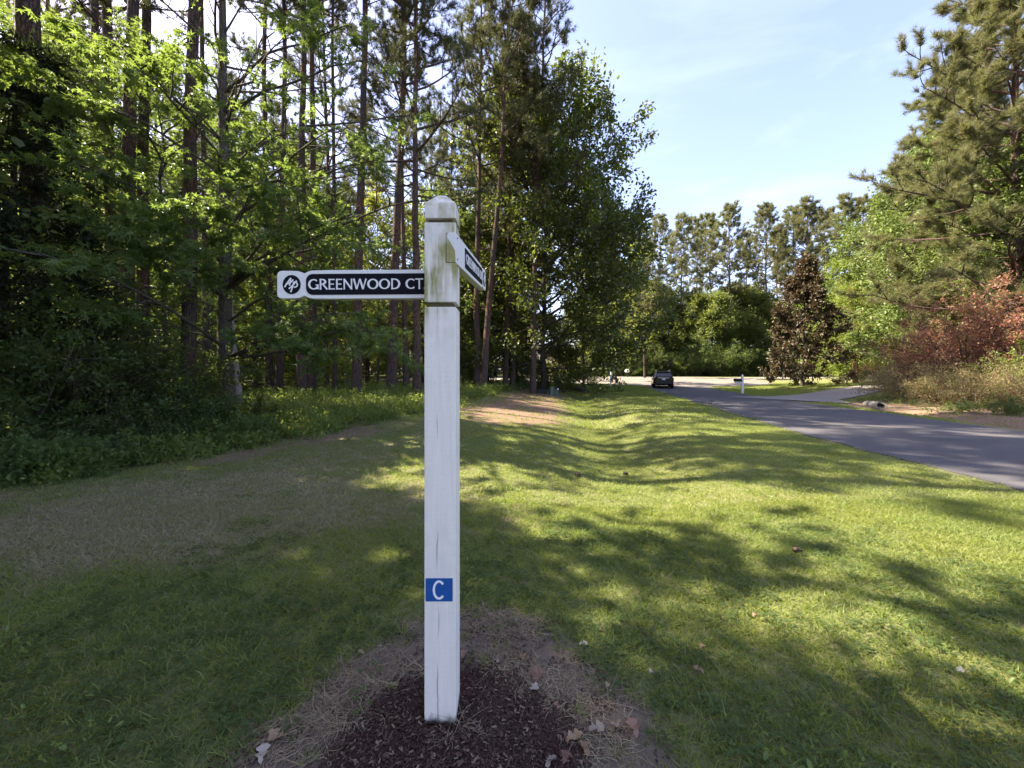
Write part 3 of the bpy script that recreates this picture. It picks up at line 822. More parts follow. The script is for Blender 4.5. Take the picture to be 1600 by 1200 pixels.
def make_shrub(key, seed, Hh, Rr, ns, leafm, bark, kind, size, per, nsub=5, ntw=3, tw_l=.3, lean=.9, jit=.05, trop=(0, 0, .0), flat=.2):
    rng = np.random.RandomState(seed); B = Geo(); C = Geo(); tw = []
    for q in range(ns):
        a = q * 2.4 + rng.uniform(-.4, .4); l = lean * math.sqrt((q + .5) / ns)
        L = Hh * rng.uniform(.75, 1.1) * (1 + .15 * l)
        d = np.array((math.cos(a) * l * Rr / Hh * 1.5, math.sin(a) * l * Rr / Hh * 1.5, 1))
        st_ = grow(rng, (rng.normal() * .08, rng.normal() * .08, -.1), d, L, 7, .25, trop)
        limb_tree(rng, st_, .006 + .007 * Hh, B, tw, nsub, ntw, .42, tw_l, flat, trop, .12, 4)
    leaves_on(C, rng, tw, per, size, kind, jit)
    proto(key, Geo(), B, C, bark, leafm)
make_shrub('shrub_dark', 41, 2.4, 1.5, 16, M['shrub_leaf'], M['gum_bark'], 'oval', .085, 9, 7, 4, .35)
make_shrub('shrub_low', 42, 1.2, 1.0, 14, M['shrub_leaf'], M['gum_bark'], 'oval', .075, 9, 6, 3, .22)
make_shrub('shrub_gum', 43, .75, .7, 12, M['gum_leaf'], M['gum_bark'], 'star', .10, 7, 4, 3, .16)
make_shrub('shrub_red', 44, 4.6, 3.0, 22, M['red_leaf'], M['oak_bark'], 'kite', .115, 15, 8, 6, .6, .9, .10)
make_shrub('shrub_olive', 45, 2.4, 2.0, 26, M['olive_leaf'], M['birch_bark'], 'kite', .065, 9, 8, 5, .5, 1.1, .07, (0, 0, -.05))
make_shrub('shrub_box', 46, 1.1, .9, 18, M['shrub_leaf'], M['oak_bark'], 'kite', .07, 12, 6, 4, .2)
make_shrub('herb', 47, .30, .22, 7, M['herb_leaf'], M['gum_bark'], 'kite', .055, 6, 3, 2, .07)
make_shrub('bright_bush', 48, 3.2, 2.2, 16, M['lime_leaf'], M['gum_bark'], 'kite', .14, 10, 7, 4, .5)

def place(key, name, x, y, label, cat='tree', group=None, s=1.0, rz=0.0, lean=(0, 0), sz=None, dz=0.0):
    o = link(name, None, loc=(x, y, float(zg(x, y)) + dz), rot=(lean[0], lean[1], rz), scale=(s, s, sz or s))
    tag(o, label, cat, group)
    for nm, me in zip(('trunk', 'branches', 'crown'), PROTO[key]):
        if me is not None:
            if nm == 'branches' and PROTO[key][0] is None: nm = 'stems'
            if nm == 'crown' and PROTO[key][0] is None: nm = 'foliage'
            pt = link(nm, me, o)
            if nm != 'trunk': pt['kind'] = 'stuff'
    return o
def place_px(key, name, px, Yd, label, **kw):
    return place(key, name, (px - 800) * Yd / F_PX, Yd, label, **kw)

# ---- the sweetgum whose boughs hang over the left half of the picture (built where it stands)
def hero_sweetgum():
    rng = np.random.RandomState(77); T = Geo(); B = Geo(); C = Geo(); tw = []
    base = np.array(((353 - 800) * 10.8 / F_PX, 10.8)); z0 = float(zg(*base))
    P = trunk_line(rng, 17, 14, .012)
    P = np.concatenate([P[:1], [P[0] * .45 + P[1] * .55], P[1:]])
    T.tube(P, trunk_rad(P, .20, .04, 1.3), 12)
    off = np.array((base[0], base[1], z0))
    # boughs that can be made out one by one: (pixel, pixel, distance) of their tips
    tips = [(60, 395, 6.2), (130, 350, 7.2), (210, 330, 7.6), (95, 245, 7.4), (30, 110, 8.0), (190, 90, 8.8), (300, 60, 8.9), (300, 330, 8.4), (250, 390, 7.6),
            (450, 60, 9.0), (540, 40, 9.2), (585, 90, 10.2), (430, 200, 8.8), (520, 200, 8.6), (590, 250, 9.4), (655, 312, 9.0), (560, 330, 8.8), (470, 330, 8.4), (400, 300, 8.6),
            (610, 520, 9.2), (545, 490, 8.8), (470, 520, 9.0), (560, 560, 10.2), (520, 430, 9.8), (610, 370, 11), (380, 100, 8.8), (340, 240, 8.6), (440, 420, 10.4), (120, 470, 9.0), (640, 180, 11.5)]
    for px, py, Yd in tips:
        e = at(px, py, Yd) - off; hd = math.hypot(e[0], e[1])
        h = max(1.6, e[2] - hd * rng.uniform(.10, .35)); p, d = along(P, min(.97, (h + .4) / 17.4 * (len(P) - 2) / (len(P) - 1) + 1 / (len(P) - 1)))
        t = np.linspace(0, 1, 8)[:, None]
        mid = (p + e) / 2 + np.array((0, 0, .18 * hd * .6))
        lb = (1 - t) ** 2 * p + 2 * t * (1 - t) * mid + t ** 2 * e + rng.normal(size=(8, 3)) * .05 * np.sin(PI * t)
        limb_tree(rng, lb, .016 + .007 * hd, B, tw, 8, 4, .36, .42, .82, (0, 0, -.01), .30, 5)
    for q in range(34):
        t = .42 + .57 * (q + rng.uniform()) / 34; p, d = along(P, t); a = q * 2.4; L = 3.2 * (1.15 - .75 * (t - .42) / .57) * rng.uniform(.7, 1.1)
        el = R(rng.uniform(5, 40))
        lb = grow(rng, p, (math.cos(a) * math.cos(el), math.sin(a) * math.cos(el), math.sin(el)), L, 7, .2, (0, 0, .01))
        limb_tree(rng, lb, .012 + .010 * L, B, tw, 6, 3, .4, .45, .8, (0, 0, -.01), .3, 4)
    # twigs dropped along chosen sun lanes, thinning the crown so lawn patches are lit
    keep = []
    for w_ in tw:
        c_ = w_.mean(0) + off; t_ = c_[2] / math.tan(R(SUN_EL)); gx_ = c_[0] + math.sin(R(SUN_AZ)) * t_; gy_ = c_[1] - math.cos(R(SUN_AZ)) * t_
        p_ = gx_ * math.cos(R(SUN_AZ)) + gy_ * math.sin(R(SUN_AZ))
        lo_ = 3.3 + .3 * math.sin(gx_ * 2.1); hi_ = 5.3 + .3 * math.sin(gx_ * 1.7 + 1)
        if lo_ < p_ < hi_ and gx_ > .8 and rng.uniform() < .95: continue
        if 5.3 < p_ < 10.5 and gx_ > 1.0 and rng.uniform() < .35 + .55 * (vnoise(gx_ * .9, p_ * 1.3, 3) > .5): continue
        if abs(p_ - 6.9 - .2 * math.sin(gx_ * 3)) < .38 and -1.5 < gx_ < 3.5 and rng.uniform() < .85: continue
        keep.append(w_)
    leaves_on(C, rng, keep, 18, .15, 'star', .05, droop=.45, rnd_n=.45)
    proto('hero', T, B, C, M['gum_bark'], M['gum_leaf'])
    o = place('hero', 'sweetgum_tree', base[0], base[1], 'leafy sweetgum with smooth grey trunk, its boughs hanging behind the GREENWOOD CT. board')
    return o
hero_sweetgum()

# ---- pines and other trunks of the left wood: pixel column, distance, prototype, scale, lean
rs = random.Random(5)
LEFT = [
    (55, 10.5, 'pine_c', 1.25, 0, 'thick dark pine trunk in the top left corner'),
    (146, 15.0, 'pine_b', .85, 0, 'slim pine trunk, first of four against the white sky at upper left'),
    (174, 14.0, 'pine_c', .80, 0, 'slim dark pine trunk, second of four against the white sky at upper left'),
    (198, 13.2, 'pine_c', .90, 0, 'stout pine trunk, third of four against the white sky at upper left'),
    (223, 14.6, 'pine_c', .85, 0, 'grey pine trunk, fourth of four against the white sky at upper left'),
    (294, 12.8, 'pine_c', .92, 0, 'dark pine trunk standing just left of the sweetgum trunk'),
    (322, 17.5, 'pine_c', .60, 0, 'thin reddish pine trunk between the dark pine and the sweetgum'),
    (420, 22.0, 'pine_c', .85, 0, 'reddish pine trunk below the AP emblem'),
    (437, 21.0, 'pine_c', .80, 0, 'sunlit red pine trunk right of the one below the AP emblem'),
    (470, 19.5, 'pine_c', .95, 0, 'left one of two close pine trunks below the sign lettering'),
    (487, 20.2, 'pine_c', .85, 0, 'right one of two close pine trunks below the sign lettering'),
    (509, 26.0, 'pine_b', .85, 0, 'slim pine trunk farther back below the middle of the name board'),
    (523, 20.0, 'pine_c', .50, 0, 'very thin pine stem below the middle of the name board'),
    (558, 19.0, 'pine_c', .95, .004, 'stout pine trunk with flared foot below the word CT'),
    (612, 21.0, 'pine_c', 1.12, .02, 'thick pine trunk second left of the white post'),
    (634, 23.5, 'pine_a', .82, .0, 'pine trunk squeezed between two thicker ones left of the white post'),
    (651, 18.5, 'pine_b', .98, .003, 'tall straight pine trunk immediately left of the white post'),
    (700, 36.0, 'pine_c', .85, .01, 'distant thin pine showing right above the post cap'),
    (745, 26.5, 'pine_a', 1.0, .022, 'left one of two crossing pine trunks right of the post'),
    (755, 25.5, 'pine_c', .95, .062, 'leaning pine trunk, right one of the crossing two beside the post'),
    (789, 29.5, 'pine_b', 1.0, .035, 'pine trunk rising beside the oak, its crown against the blue sky'),
    (832, 27.5, 'pine_b', 1.08, .03, 'pine with dark trunk in front of the oak, its boughs spreading right'),
    (801, 30.5, 'pine_a', .95, .012, 'dark pine trunk at the left foot of the oak'),
]
for px, Yd, key, s, lean, lab in LEFT:
    place_px(key, 'pine_tree', px, Yd, lab, group='pines along the edge of the left wood', s=s, rz=rs.uniform(0, 6.28) if lean == 0 else 0, lean=(rs.uniform(-.006, .006), lean), sz=1.25 if px < 300 else 1.15 if px < 600 else None)
T = Geo(); rg = np.random.RandomState(6); P = grow(rg, (0, 0, -.3), (-.05, 0, 1), 9.0, 10, .03); T.tube(P, np.linspace(.15, .07, 10), 9)
B_ = Geo(); B_.tube(grow(rg, P[7], (.5, .2, .6), 1.4, 5, .2), np.linspace(.04, .012, 5), 5, False)
PROTO['snag'] = (T.mesh('snag_trunk', M['snag_wood'], True, None), B_.mesh('snag_branch', M['snag_wood'], True, None), None)
place_px('snag', 'dead_tree', 374, 13.2, 'pale barkless dead trunk leaning right behind the sweetgum', lean=(0, -.03))
place_px('oak', 'oak_tree', 850, 33, 'broad dark oak crown against the blue sky right of the pines', s=.86, rz=1.1)
place_px('oak', 'oak_tree', 762, 41, 'oak filling the gap behind the crossing pine trunks', s=.62, rz=3.9)
place_px('understory_b', 'broadleaf_tree', 912, 38, 'slender broadleaf tree right of the oak, overhanging the roadside post', s=1.25, rz=2.2)
place_px('understory_b', 'broadleaf_tree', 962, 45, 'broadleaf tree above the bright driveway, left of the lone pine', s=1.3, rz=.6)
place_px('cedar', 'cedar_tree', 18, 9.2, 'very dark dense cedar at the left edge of the picture', s=.9, rz=.4)
place_px('cedar', 'cedar_tree', 105, 11.5, 'dark cedar behind the shrubs, right of the edge cedar', s=.6, rz=2.4)

# trees deeper in the wood that only show as light and leaf between the trunks;
# they stand where they leave open the lanes through which the sun reaches the lawn and the road
rng = np.random.RandomState(123)
LIT = [(-.6, 7.9), (.4, 7.2), (1.2, 6.6), (1.8, 5.0), (2.5, 4.2), (2.7, 3.4), (3.3, 3.0), (3.8, 3.7), (4.6, 3.4), (4.8, 4.6), (5.4, 3.6), (3.4, 7.6), (5.2, 6.4), (2.6, 10), (4.4, 10.5), (5.6, 13), (3.2, 14), (6.5, 17), (4.5, 20), (7.5, 23),
       (9.5, 9.5), (10.5, 13), (12.5, 17), (11.5, 22), (13.5, 28), (-.5, 12), (.8, 16), (1.5, 22), (-6, 14), (-3.5, 20), (-4.6, 5.6)]
LIT += [(a_, b_) for b_ in (37, 41, 44, 47, 50, 53, 56, 59, 62) for a_ in (9, 14, 19, 24, 29) if math.hypot(a_ - 19.5, b_ - 52) < 13 or b_ == 37] + [(4, 48), (-2, 48), (24, 33), (30, 40), (22, 36)]
# sunny foliage right of the road, carried down the sun's rays to ground level
LIT += [(x_ + math.sin(R(SUN_AZ)) * z_ / math.tan(R(SUN_EL)), y_ - math.cos(R(SUN_AZ)) * z_ / math.tan(R(SUN_EL))) for x_, y_, z_ in ((23.5, 20.5, 1.5), (24, 20.5, 3.5), (20.5, 20, 1.5), (22, 17.5, 1), (26, 25, 2), (35, 34, 6), (36, 34, 12), (31, 25, 10), (30, 25, 16), (27, 36, 4), (27, 36, 8), (18, 18, .5), (38, 46, 5))]
SX, SY, SZ = sdir
def shades(x, y, z0, z1, rad):
    """how many of the sunny spots a crown of that height range at (x, y) would cover"""
    c = 0
    for a, b in LIT:
        for h in np.linspace(z0, z1, 6):
            t = h / SZ
            if math.hypot(a + SX * t - x, b + SY * t - y) < rad: c += 1; break
    return c
deep_p, deep_u = [], []
def far_enough(x, y, L, d): return all((x - a) ** 2 + (y - b) ** 2 > d * d for a, b in L)
tries = 0
while len(deep_p) < 34 and tries < 6000:
    tries += 1
    x = rng.uniform(-46, 2); y = rng.uniform(13, 62)
    if x > wood_edge(y) - 2.5 or near_drive(x, y, 4): continue
    if (x / y) < -1.45 or (x / y > -.45 and y < 34) or not far_enough(x, y, deep_p, 3.4) or shades(x, y, 13, 25, 2.6) > 0: continue
    deep_p.append((x, y))
tries = 0
while len(deep_u) < 46 and tries < 9000:
    tries += 1
    x = rng.uniform(-44, 3); y = rng.uniform(15, 60)
    if x > wood_edge(y) - 1.5 or near_drive(x, y, 4) or (x / y) < -1.4 or not far_enough(x, y, deep_u, 2.8) or shades(x, y, 2.5, 11, 2.2) > 0: continue
    deep_u.append((x, y))
back = []
for q in range(26):
    px = -60 + q * 38 + rng.uniform(-12, 12); Yd = rng.uniform(58, 70)
    x = (px - 800) * Yd / F_PX
    if not near_drive(x, Yd, 4) and shades(x, Yd, 2, 10, 2.5) == 0: back.append((x, Yd))
MARK = [(-400, 'left picture edge'), (55, 'corner pine'), (146, 'first of the four pines'), (198, 'third of the four pines'), (223, 'fourth of the four pines'), (294, 'dark pine'), (353, 'sweetgum trunk'), (437, 'sunlit red pine'), (487, 'close pair of pines'), (558, 'flare-footed pine'), (612, 'thick pine'), (651, 'straight pine by the post'), (745, 'crossing pines'), (801, 'dark pine under the oak')]
ORD = ['first', 'second', 'third', 'fourth', 'fifth', 'sixth', 'seventh', 'eighth', 'ninth', 'tenth', 'eleventh', 'twelfth', 'thirteenth', 'fourteenth', 'fifteenth', 'sixteenth', 'seventeenth', 'eighteenth', 'nineteenth', 'twentieth'] + ['twenty-' + w_ for w_ in ('first', 'second', 'third', 'fourth', 'fifth', 'sixth', 'seventh', 'eighth', 'ninth')] + ['thirtieth'] + ['thirty-' + w_ for w_ in ('first', 'second', 'third', 'fourth', 'fifth', 'sixth', 'seventh', 'eighth', 'ninth')]
def slot_labels(pts, text):
    """one label each: which near trunk it shows beside, then how deep it stands"""
    sl = []
    for x, y in pts:
        px = 800 + x / y * F_PX; sl.append(max(i for i, m_ in enumerate(MARK) if m_[0] <= px))
    out = []
    for (x, y), i in zip(pts, sl):
        rank = sorted(b for (a, b), k in zip(pts, sl) if k == i).index(y); n_ = sl.count(i)
        out.append(text % MARK[i][1] + ('' if n_ == 1 else (', the nearest one' if rank == 0 else ', the deepest one' if rank == n_ - 1 else ', %s in depth' % ORD[rank])))
    return out
for q, ((x, y), lab) in enumerate(zip(deep_p, slot_labels(deep_p, 'deep-wood pine right of the %s'))):
    place(('pine_a', 'pine_b', 'pine_c')[q % 3], 'pine_tree', x, y, lab, group='pines deep in the left wood', s=rng.uniform(.75, 1.05), rz=rng.uniform(0, 6.28), lean=(rng.normal() * .01, rng.normal() * .012))
for q, ((x, y), lab) in enumerate(zip(deep_u, slot_labels(deep_u, 'backlit young tree right of the %s'))):
    place(('understory_a', 'understory_b', 'understory_c')[q % 3], 'understory_tree', x, y, lab, group='young trees deep in the left wood', s=rng.uniform(.8, 1.2), rz=rng.uniform(0, 6.28))
for q, (px, Yd, s_, lab) in enumerate([(590, 32, 1.15, 'leafy young tree behind the gap left of the thick pine'), (660, 37, 1.2, 'leafy young tree deep behind the straight pine by the post'), (522, 38, 1.25, 'leafy young tree deep behind the middle of the name board'), (712, 44, 1.3, 'leafy young tree deep behind the post and the crossing pines'), (455, 42, 1.3, 'leafy young tree deep behind the red pines')]):
    place_px('understory_b', 'understory_tree', px, Yd, lab, group='young trees deep in the left wood', s=s_, rz=q * 1.1)
for q, ((x, y), lab) in enumerate(zip(back, slot_labels(back, 'bushy far tree right of the %s'))):
    place('belt_tree', 'bushy_tree', x, y, lab, group='bushy trees at the far end of the left wood', s=rng.uniform(.8, 1.25), rz=rng.uniform(0, 6.28))
GUM = [(70, 12.6, 1.0, 'leafy sweetgum filling the space behind the corner pine'), (160, 15.5, 1.05, 'sweetgum crown between the first two of the four pines'), (252, 13.8, .95, 'sweetgum behind the gap between the four pines and the dark pine'), (110, 19, 1.2, 'deeper sweetgum crown above the dark cedars'), (330, 21, 1.25, 'tall sweetgum crown deep behind the near trunks'),
       (470, 27, 1.3, 'sweetgum crown deep behind the emblem end of the name board'), (400, 24, 1.3, 'tall sweetgum deep behind the sweetgum trunk'), (690, 30, 1.2, 'sweetgum filling the gap behind the post cap')]
for q, (px, Yd, s_, lab) in enumerate(GUM):
    place_px('young_gum', 'sweetgum_tree', px, Yd, lab, group='sweetgums inside the left wood', s=s_, rz=q * 1.3)
# unseen trees of the wood past the left edge, placed to shade the foreground
for q, (x, y, k_, s_) in enumerate([(-15.0, 7.6, 'poplar', .68), (-12.8, 4.4, 'poplar', .62), (-13.4, .9, 'poplar', .86), (-15.6, -1.0, 'oak', .95)]):
    place(k_, 'poplar_tree' if k_ == 'poplar' else 'oak_tree', x, y, 'unseen shade tree of the wood past the left side, %s from the corner pine' % ORD[q], group='unseen shade trees outside the left side', s=s_, rz=q * 1.9)

# ---- far wood behind the turning circle
FAR = [(985, 74, 'pine_far2', .95), (1030, 80, 'pine_far', 1.05), (1062, 72, 'pine_far2', 1.02), (1090, 86, 'pine_far', 1.12), (1112, 76, 'pine_far2', 1.08), (1140, 70, 'pine_far', .98), (1168, 84, 'pine_far2', 1.05),
       (1196, 74, 'pine_far', 1.04), (1214, 88, 'pine_far2', 1.15), (1238, 76, 'pine_far', 1.05), (1262, 70, 'pine_far2', 1.10), (1290, 82, 'pine_far', 1.12), (1322, 74, 'pine_far2', 1.18), (1350, 84, 'pine_far', 1.22), (1385, 78, 'pine_far2', 1.25),
       (950, 88, 'pine_far', .9), (915, 84, 'pine_far2', .9), (1425, 72, 'pine_far', 1.2), (1480, 70, 'pine_far2', 1.2)]
words_ = ['first', 'second', 'third', 'fourth', 'fifth', 'sixth', 'seventh', 'eighth', 'ninth', 'tenth', 'eleventh', 'twelfth', 'thirteenth']
vis = sorted([f for f in FAR if 1000 < f[0] < 1360])
for f in FAR:
    px, Yd, key, s = f
    lab = ('tall pine of the far row behind the turning circle, %s counted from the oak' % words_[vis.index(f)]) if f in vis and vis.index(f) < 13 else {950: 'far pine behind the house, partly hidden by the oaks', 915: 'far pine hidden behind the slender broadleaf tree', 985: 'far pine above the bright bush left of the lone pine', 1385: 'tall far pine rising behind the birch', 1425: 'far pine behind the big broadleaf tree', 1480: 'far pine hidden behind the corner pine'}.get(px, 'far pine of the row beyond the circle, last before the birch')
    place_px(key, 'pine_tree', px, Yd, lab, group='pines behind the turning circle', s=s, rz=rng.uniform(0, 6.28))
place_px('pine_far2', 'pine_tree', 1007, 58, 'lone pine trunk beside the turning circle, above the parked car', s=.72, rz=1)
belt = []
for q in range(34):
    px = 860 + q * 19 + rng.uniform(-8, 8); Yd = rng.uniform(67.5, 82)
    x = (px - 800) * Yd / F_PX
    if not near_drive(x, Yd, 3.5): belt.append((x, Yd, q))
for k_, (x, Yd, q) in enumerate(belt):
    place('belt_tree', 'understory_tree', x, Yd, 'leafy young tree in the belt behind the turning circle, %s from the left' % ORD[k_], group='understory trees behind the turning circle', s=rng.uniform(1.0, 1.75), rz=rng.uniform(0, 6.28))
belt = []
for q in range(24):
    px = 960 + q * 19 + rng.uniform(-6, 6); Yd = rng.uniform(65.5, 68)
    x = (px - 800) * Yd / F_PX
    if not near_drive(x, Yd, 3): belt.append((x, Yd))
for k_, (x, Yd) in enumerate(belt):
    place('shrub_dark', 'shrub', x, Yd, 'dark shrub edging the turning circle, %s from the lone pine rightwards' % ORD[k_], cat='shrub', group='shrubs edging the turning circle', s=rng.uniform(1.5, 2.4), rz=rng.uniform(0, 6.28))
place_px('bright_bush', 'bush', 972, 69, 'bright yellow-green bush beside the house left of the lone pine', cat='bush', s=1.3)
place_px('bright_bush', 'bush', 1062, 66.5, 'pale flowering-looking bush right above the parked car', cat='bush', s=.95, rz=2)
for q, px in enumerate((990, 999, 1011)):
    place_px('shrub_box', 'shrub', px, 63.5 + .3 * q, ('clipped dark shrub nearest the round-topped post by the circle', 'clipped dark shrub in the middle of three by the lone pine', 'clipped dark shrub right of the lone pine trunk')[q], cat='shrub', s=1.5, rz=q)

for q, (px, Yd, k_, s_, lab) in enumerate([(722, 33, 'understory_c', 1.0, 'young tree in shade right behind the white post'), (775, 35, 'understory_c', .9, 'young tree in shade between crossing pines and oak'), (815, 38, 'understory_c', 1.0, 'young tree behind the dark pine under the oak'), (872, 36, 'understory_c', .8, 'young tree right of the oak trunk'), (900, 43, 'understory_c', .9, 'young tree near the driveway left of the slender broadleaf tree')]):
    place_px(k_, 'understory_tree', px, Yd, lab, group='young trees under the oaks', s=s_, rz=q)
for q, (px, Yd, s_, lab) in enumerate([(735, 30, .8, 'shrub at the foot of the crossing pines'), (812, 32, .8, 'shrub beside the dark pine under the oak'), (880, 32, .55, 'dark shrub right of the marker post'), (893, 42, .8, 'dark shrub against the sunlit driveway'), (925, 44, .7, 'shrub left of the white cross-arm post'), (940, 49, .9, 'shrub behind the white cross-arm post')]):
    place_px('shrub_dark', 'shrub', px, Yd, lab, cat='shrub', group='shrubs under the oaks', s=s_, rz=q * 2)

# ---- right side of the road
place_px('maroon', 'maroon_tree', 1253, 36.5, 'conical tree with dark maroon leaves on the sunny lawn', s=.92, sz=1.06, rz=.7)
place_px('lime', 'birch_tree', 1337, 46, 'light lime-green birch with reddish trunk right of the maroon tree', s=1.15, rz=.3)
place_px('lime', 'birch_tree', 1300, 60, 'lime-green tree top behind the maroon tree', s=1.2, rz=2.3)
place_px('poplar', 'poplar_tree', 1455, 34, 'large broadleaf tree with glossy sunlit leaves above the birch', s=1.02, rz=.9)
place_px('poplar', 'poplar_tree', 1400, 52, 'broadleaf tree behind the birch, top just below the right pine', s=1.15, rz=2.9)
place_px('poplar', 'poplar_tree', 1610, 25, 'broadleaf tree cut by the right edge above the red shrub', s=.78, rz=4.2)
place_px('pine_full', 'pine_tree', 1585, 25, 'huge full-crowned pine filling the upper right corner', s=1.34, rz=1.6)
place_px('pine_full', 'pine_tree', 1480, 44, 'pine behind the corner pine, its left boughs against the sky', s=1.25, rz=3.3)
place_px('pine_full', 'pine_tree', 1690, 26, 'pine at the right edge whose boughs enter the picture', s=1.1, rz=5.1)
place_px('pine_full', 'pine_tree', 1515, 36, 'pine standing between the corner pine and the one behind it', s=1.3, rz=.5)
place_px('poplar', 'poplar_tree', 1530, 28, 'broadleaf tree below the corner pine, above the red shrub', s=.62, rz=1.9)
place_px('understory_b', 'understory_tree', 1425, 40, 'dark tree in the shadow between birch and red shrub', s=.8, rz=1)
place_px('understory_a', 'understory_tree', 1520, 38, 'young tree in shade behind the red shrub', s=1.0, rz=2)
place_px('shrub_red', 'red_shrub', 1530, 20.5, 'tall shrub with dusty red leaves at the right edge of the road', cat='shrub', s=1.05, rz=.4)
place_px('shrub_red', 'red_shrub', 1432, 25.5, 'lower dusty red shrub left of the tall red one', cat='shrub', s=.66, rz=2.4)
OL = [(1425, 21.5, 1.0, 'arching olive twiggy shrub beside the culvert pipe'), (1470, 19.0, .85, 'tangled brownish shrub right of the culvert pipe'), (1528, 17.5, .80, 'twiggy olive shrub below the tall red shrub'), (1590, 16.8, .95, 'twiggy yellow-green shrub at the right picture edge'), (1395, 27.0, .8, 'low olive shrub at the end of the lawn beside the driveway')]
for q, (px, Yd, s, lab) in enumerate(OL):
    place_px('shrub_olive', 'twiggy_shrub', px, Yd, lab, cat='shrub', s=s, rz=q * 1.3)
place_px('herb', 'herb_plant', 1500, 15.6, 'small green weed clump in the straw below the twiggy shrubs', cat='plant', s=2.2)
place_px('shrub_low', 'shrub', 1575, 14.6, 'low green shrub at the right edge of the road verge', cat='shrub', s=.55, rz=1)
place_px('bright_bush', 'bush', 1630, 17.5, 'bright green bush cut by the right edge', cat='bush', s=.8, rz=2)
place_px('shrub_dark', 'shrub', 1346, 47.5, 'dark shrub at the foot of the lime-green birch', cat='shrub', s=.7, rz=2)

# ---- undergrowth at the left wood edge
SH = [(30, 7.4, 'shrub_dark', 1.0, 'tall dark shrub at the left edge under the cedar'), (110, 7.9, 'shrub_dark', .95, 'dark leafy shrub second from the left edge'), (190, 8.6, 'shrub_dark', .92, 'dark leafy shrub below the four upper-left pines'),
      (250, 9.4, 'shrub_dark', .85, 'dark shrub left of the two near trunks'), (60, 9.0, 'shrub_dark', 1.2, 'tall shrub behind the left-edge shrubs'),
      (280, 8.6, 'shrub_low', 1.0, 'low dark shrub in front of the dark pine'), (20, 6.3, 'shrub_low', .9, 'low shrub at the left end of the wood edge'), (205, 7.4, 'shrub_low', .8, 'low shrub behind the sweetgum seedlings'), (335, 9.4, 'shrub_low', .75, 'low shrub around the sweetgum foot'), (400, 10.4, 'shrub_low', .55, 'small shrub right of the sweetgum foot')]
for q, (px, Yd, key, s, lab) in enumerate(SH):
    place_px(key, 'shrub', px, Yd, lab, cat='shrub', group='shrubs at the left wood edge', s=s, rz=q * 1.7)
GS = [(40, 5.95, .9, 'bright sweetgum seedling at the far left of the wood edge'), (95, 6.15, .85, 'bright sweetgum seedling second from the left'), (150, 6.4, .8, 'bright sweetgum seedling third from the left'), (8, 5.7, .7, 'sweetgum seedling cut by the left picture edge'), (395, 8.6, .75, 'sweetgum seedling in the weeds right of the near trunks')]
for q, (px, Yd, s, lab) in enumerate(GS):
    place_px('shrub_gum', 'sweetgum_seedling', px, Yd, lab, cat='seedling', group='sweetgum seedlings at the lawn edge', s=s, rz=q * 2.1)

# ------------------------------------------------------------------ scattered ground cover (nobody could count it)
def grass_mat():
    n = N('grass_blades'); rn = n.attr('rnd')
    dry = n.n('ShaderNodeAttribute', attribute_name='dry', attribute_type='INSTANCER').outputs['Fac']
    oi = n.n('ShaderNodeObjectInfo').outputs['Random']
    big = n.noise(n.pos(), .9, 3)
    gcol = n.mix(rn, (.105, .138, .042), (.205, .245, .085))
    gcol = n.mix(n.ramp(big, [(.38, 0.0), (.62, .75)]), gcol, (.20, .205, .052))
    dcol = n.mix(rn, (.27, .245, .135), (.47, .425, .27))
    th = n.math('MULTIPLY_ADD', n.math('ADD', rn, oi), .46, -.02)
    f = n.ramp(n.math('SUBTRACT', n.math('ADD', dry, .5), th), [(.42, 0.0), (.56, 1.0)])
    c = n.mix(f, gcol, dcol)
    b = n.bsdf(c, .5, .3); t = n.n('ShaderNodeBsdfTranslucent')
    n.l(n.mix(f, (.36, .46, .05), (.38, .31, .12)), t.inputs[0])
    m = n.n('ShaderNodeMixShader'); m.inputs[0].default_value = .42
    n.l(b, m.inputs[1]); n.l(t.outputs[0], m.inputs[2])
    return n.done(m.outputs[0])
M['grass'] = grass_mat()
M['clover'] = leaf_mat('clover', (.055, .085, .028), (.090, .125, .042), (.17, .25, .05), .3, .7, .12)
M['dead_grass'] = leaf_mat('dead_grass', (.22, .16, .095), (.46, .37, .235), (.30, .24, .14), .2)
M['chip'] = leaf_mat('mulch_chip', (.038, .022, .017), (.115, .068, .053), (.01, .006, .005), .02, .9, .12, (.19, .135, .10))
M['dead_leaf'] = leaf_mat('dead_leaf', (.20, .115, .07), (.34, .23, .15), (.30, .17, .08), .2, .6, .3)
M['grey_leaf'] = leaf_mat('grey_leaf', (.27, .22, .17), (.42, .36, .29), (.25, .2, .15), .15, .6, .3)

def hidden_mesh(name, geo, mat):
    return bpy.data.objects.new(name, geo.mesh(name, mat, False))
def blades(seed, nb, rad, h, wd, lean=.5, seg=2):
    r = np.random.RandomState(seed); g = Geo()
    for q in range(nb):
        a = r.uniform(0, 2 * PI); rr_ = rad * math.sqrt(r.uniform()); b = np.array((rr_ * math.cos(a), rr_ * math.sin(a), -.004))
        d = np.array((r.normal() * lean, r.normal() * lean, 1)); hh_ = h * r.uniform(.5, 1.15)
        p1 = b + d * hh_ * .55 / np.linalg.norm(d); d2 = d * (1, 1, .55) + np.array((r.normal(), r.normal(), 0)) * .25 * lean
        p2 = p1 + d2 * hh_ * .5 / np.linalg.norm(d2)
        s = norm(np.cross(d, r.normal(size=3))) * wd / 2 * r.uniform(.7, 1.2)
        g.add([b - s, b + s, p1 + s * .8, p1 - s * .8, p2], [(0, 1, 2, 3)], [(3, 2, 4)], r.uniform())
    return g
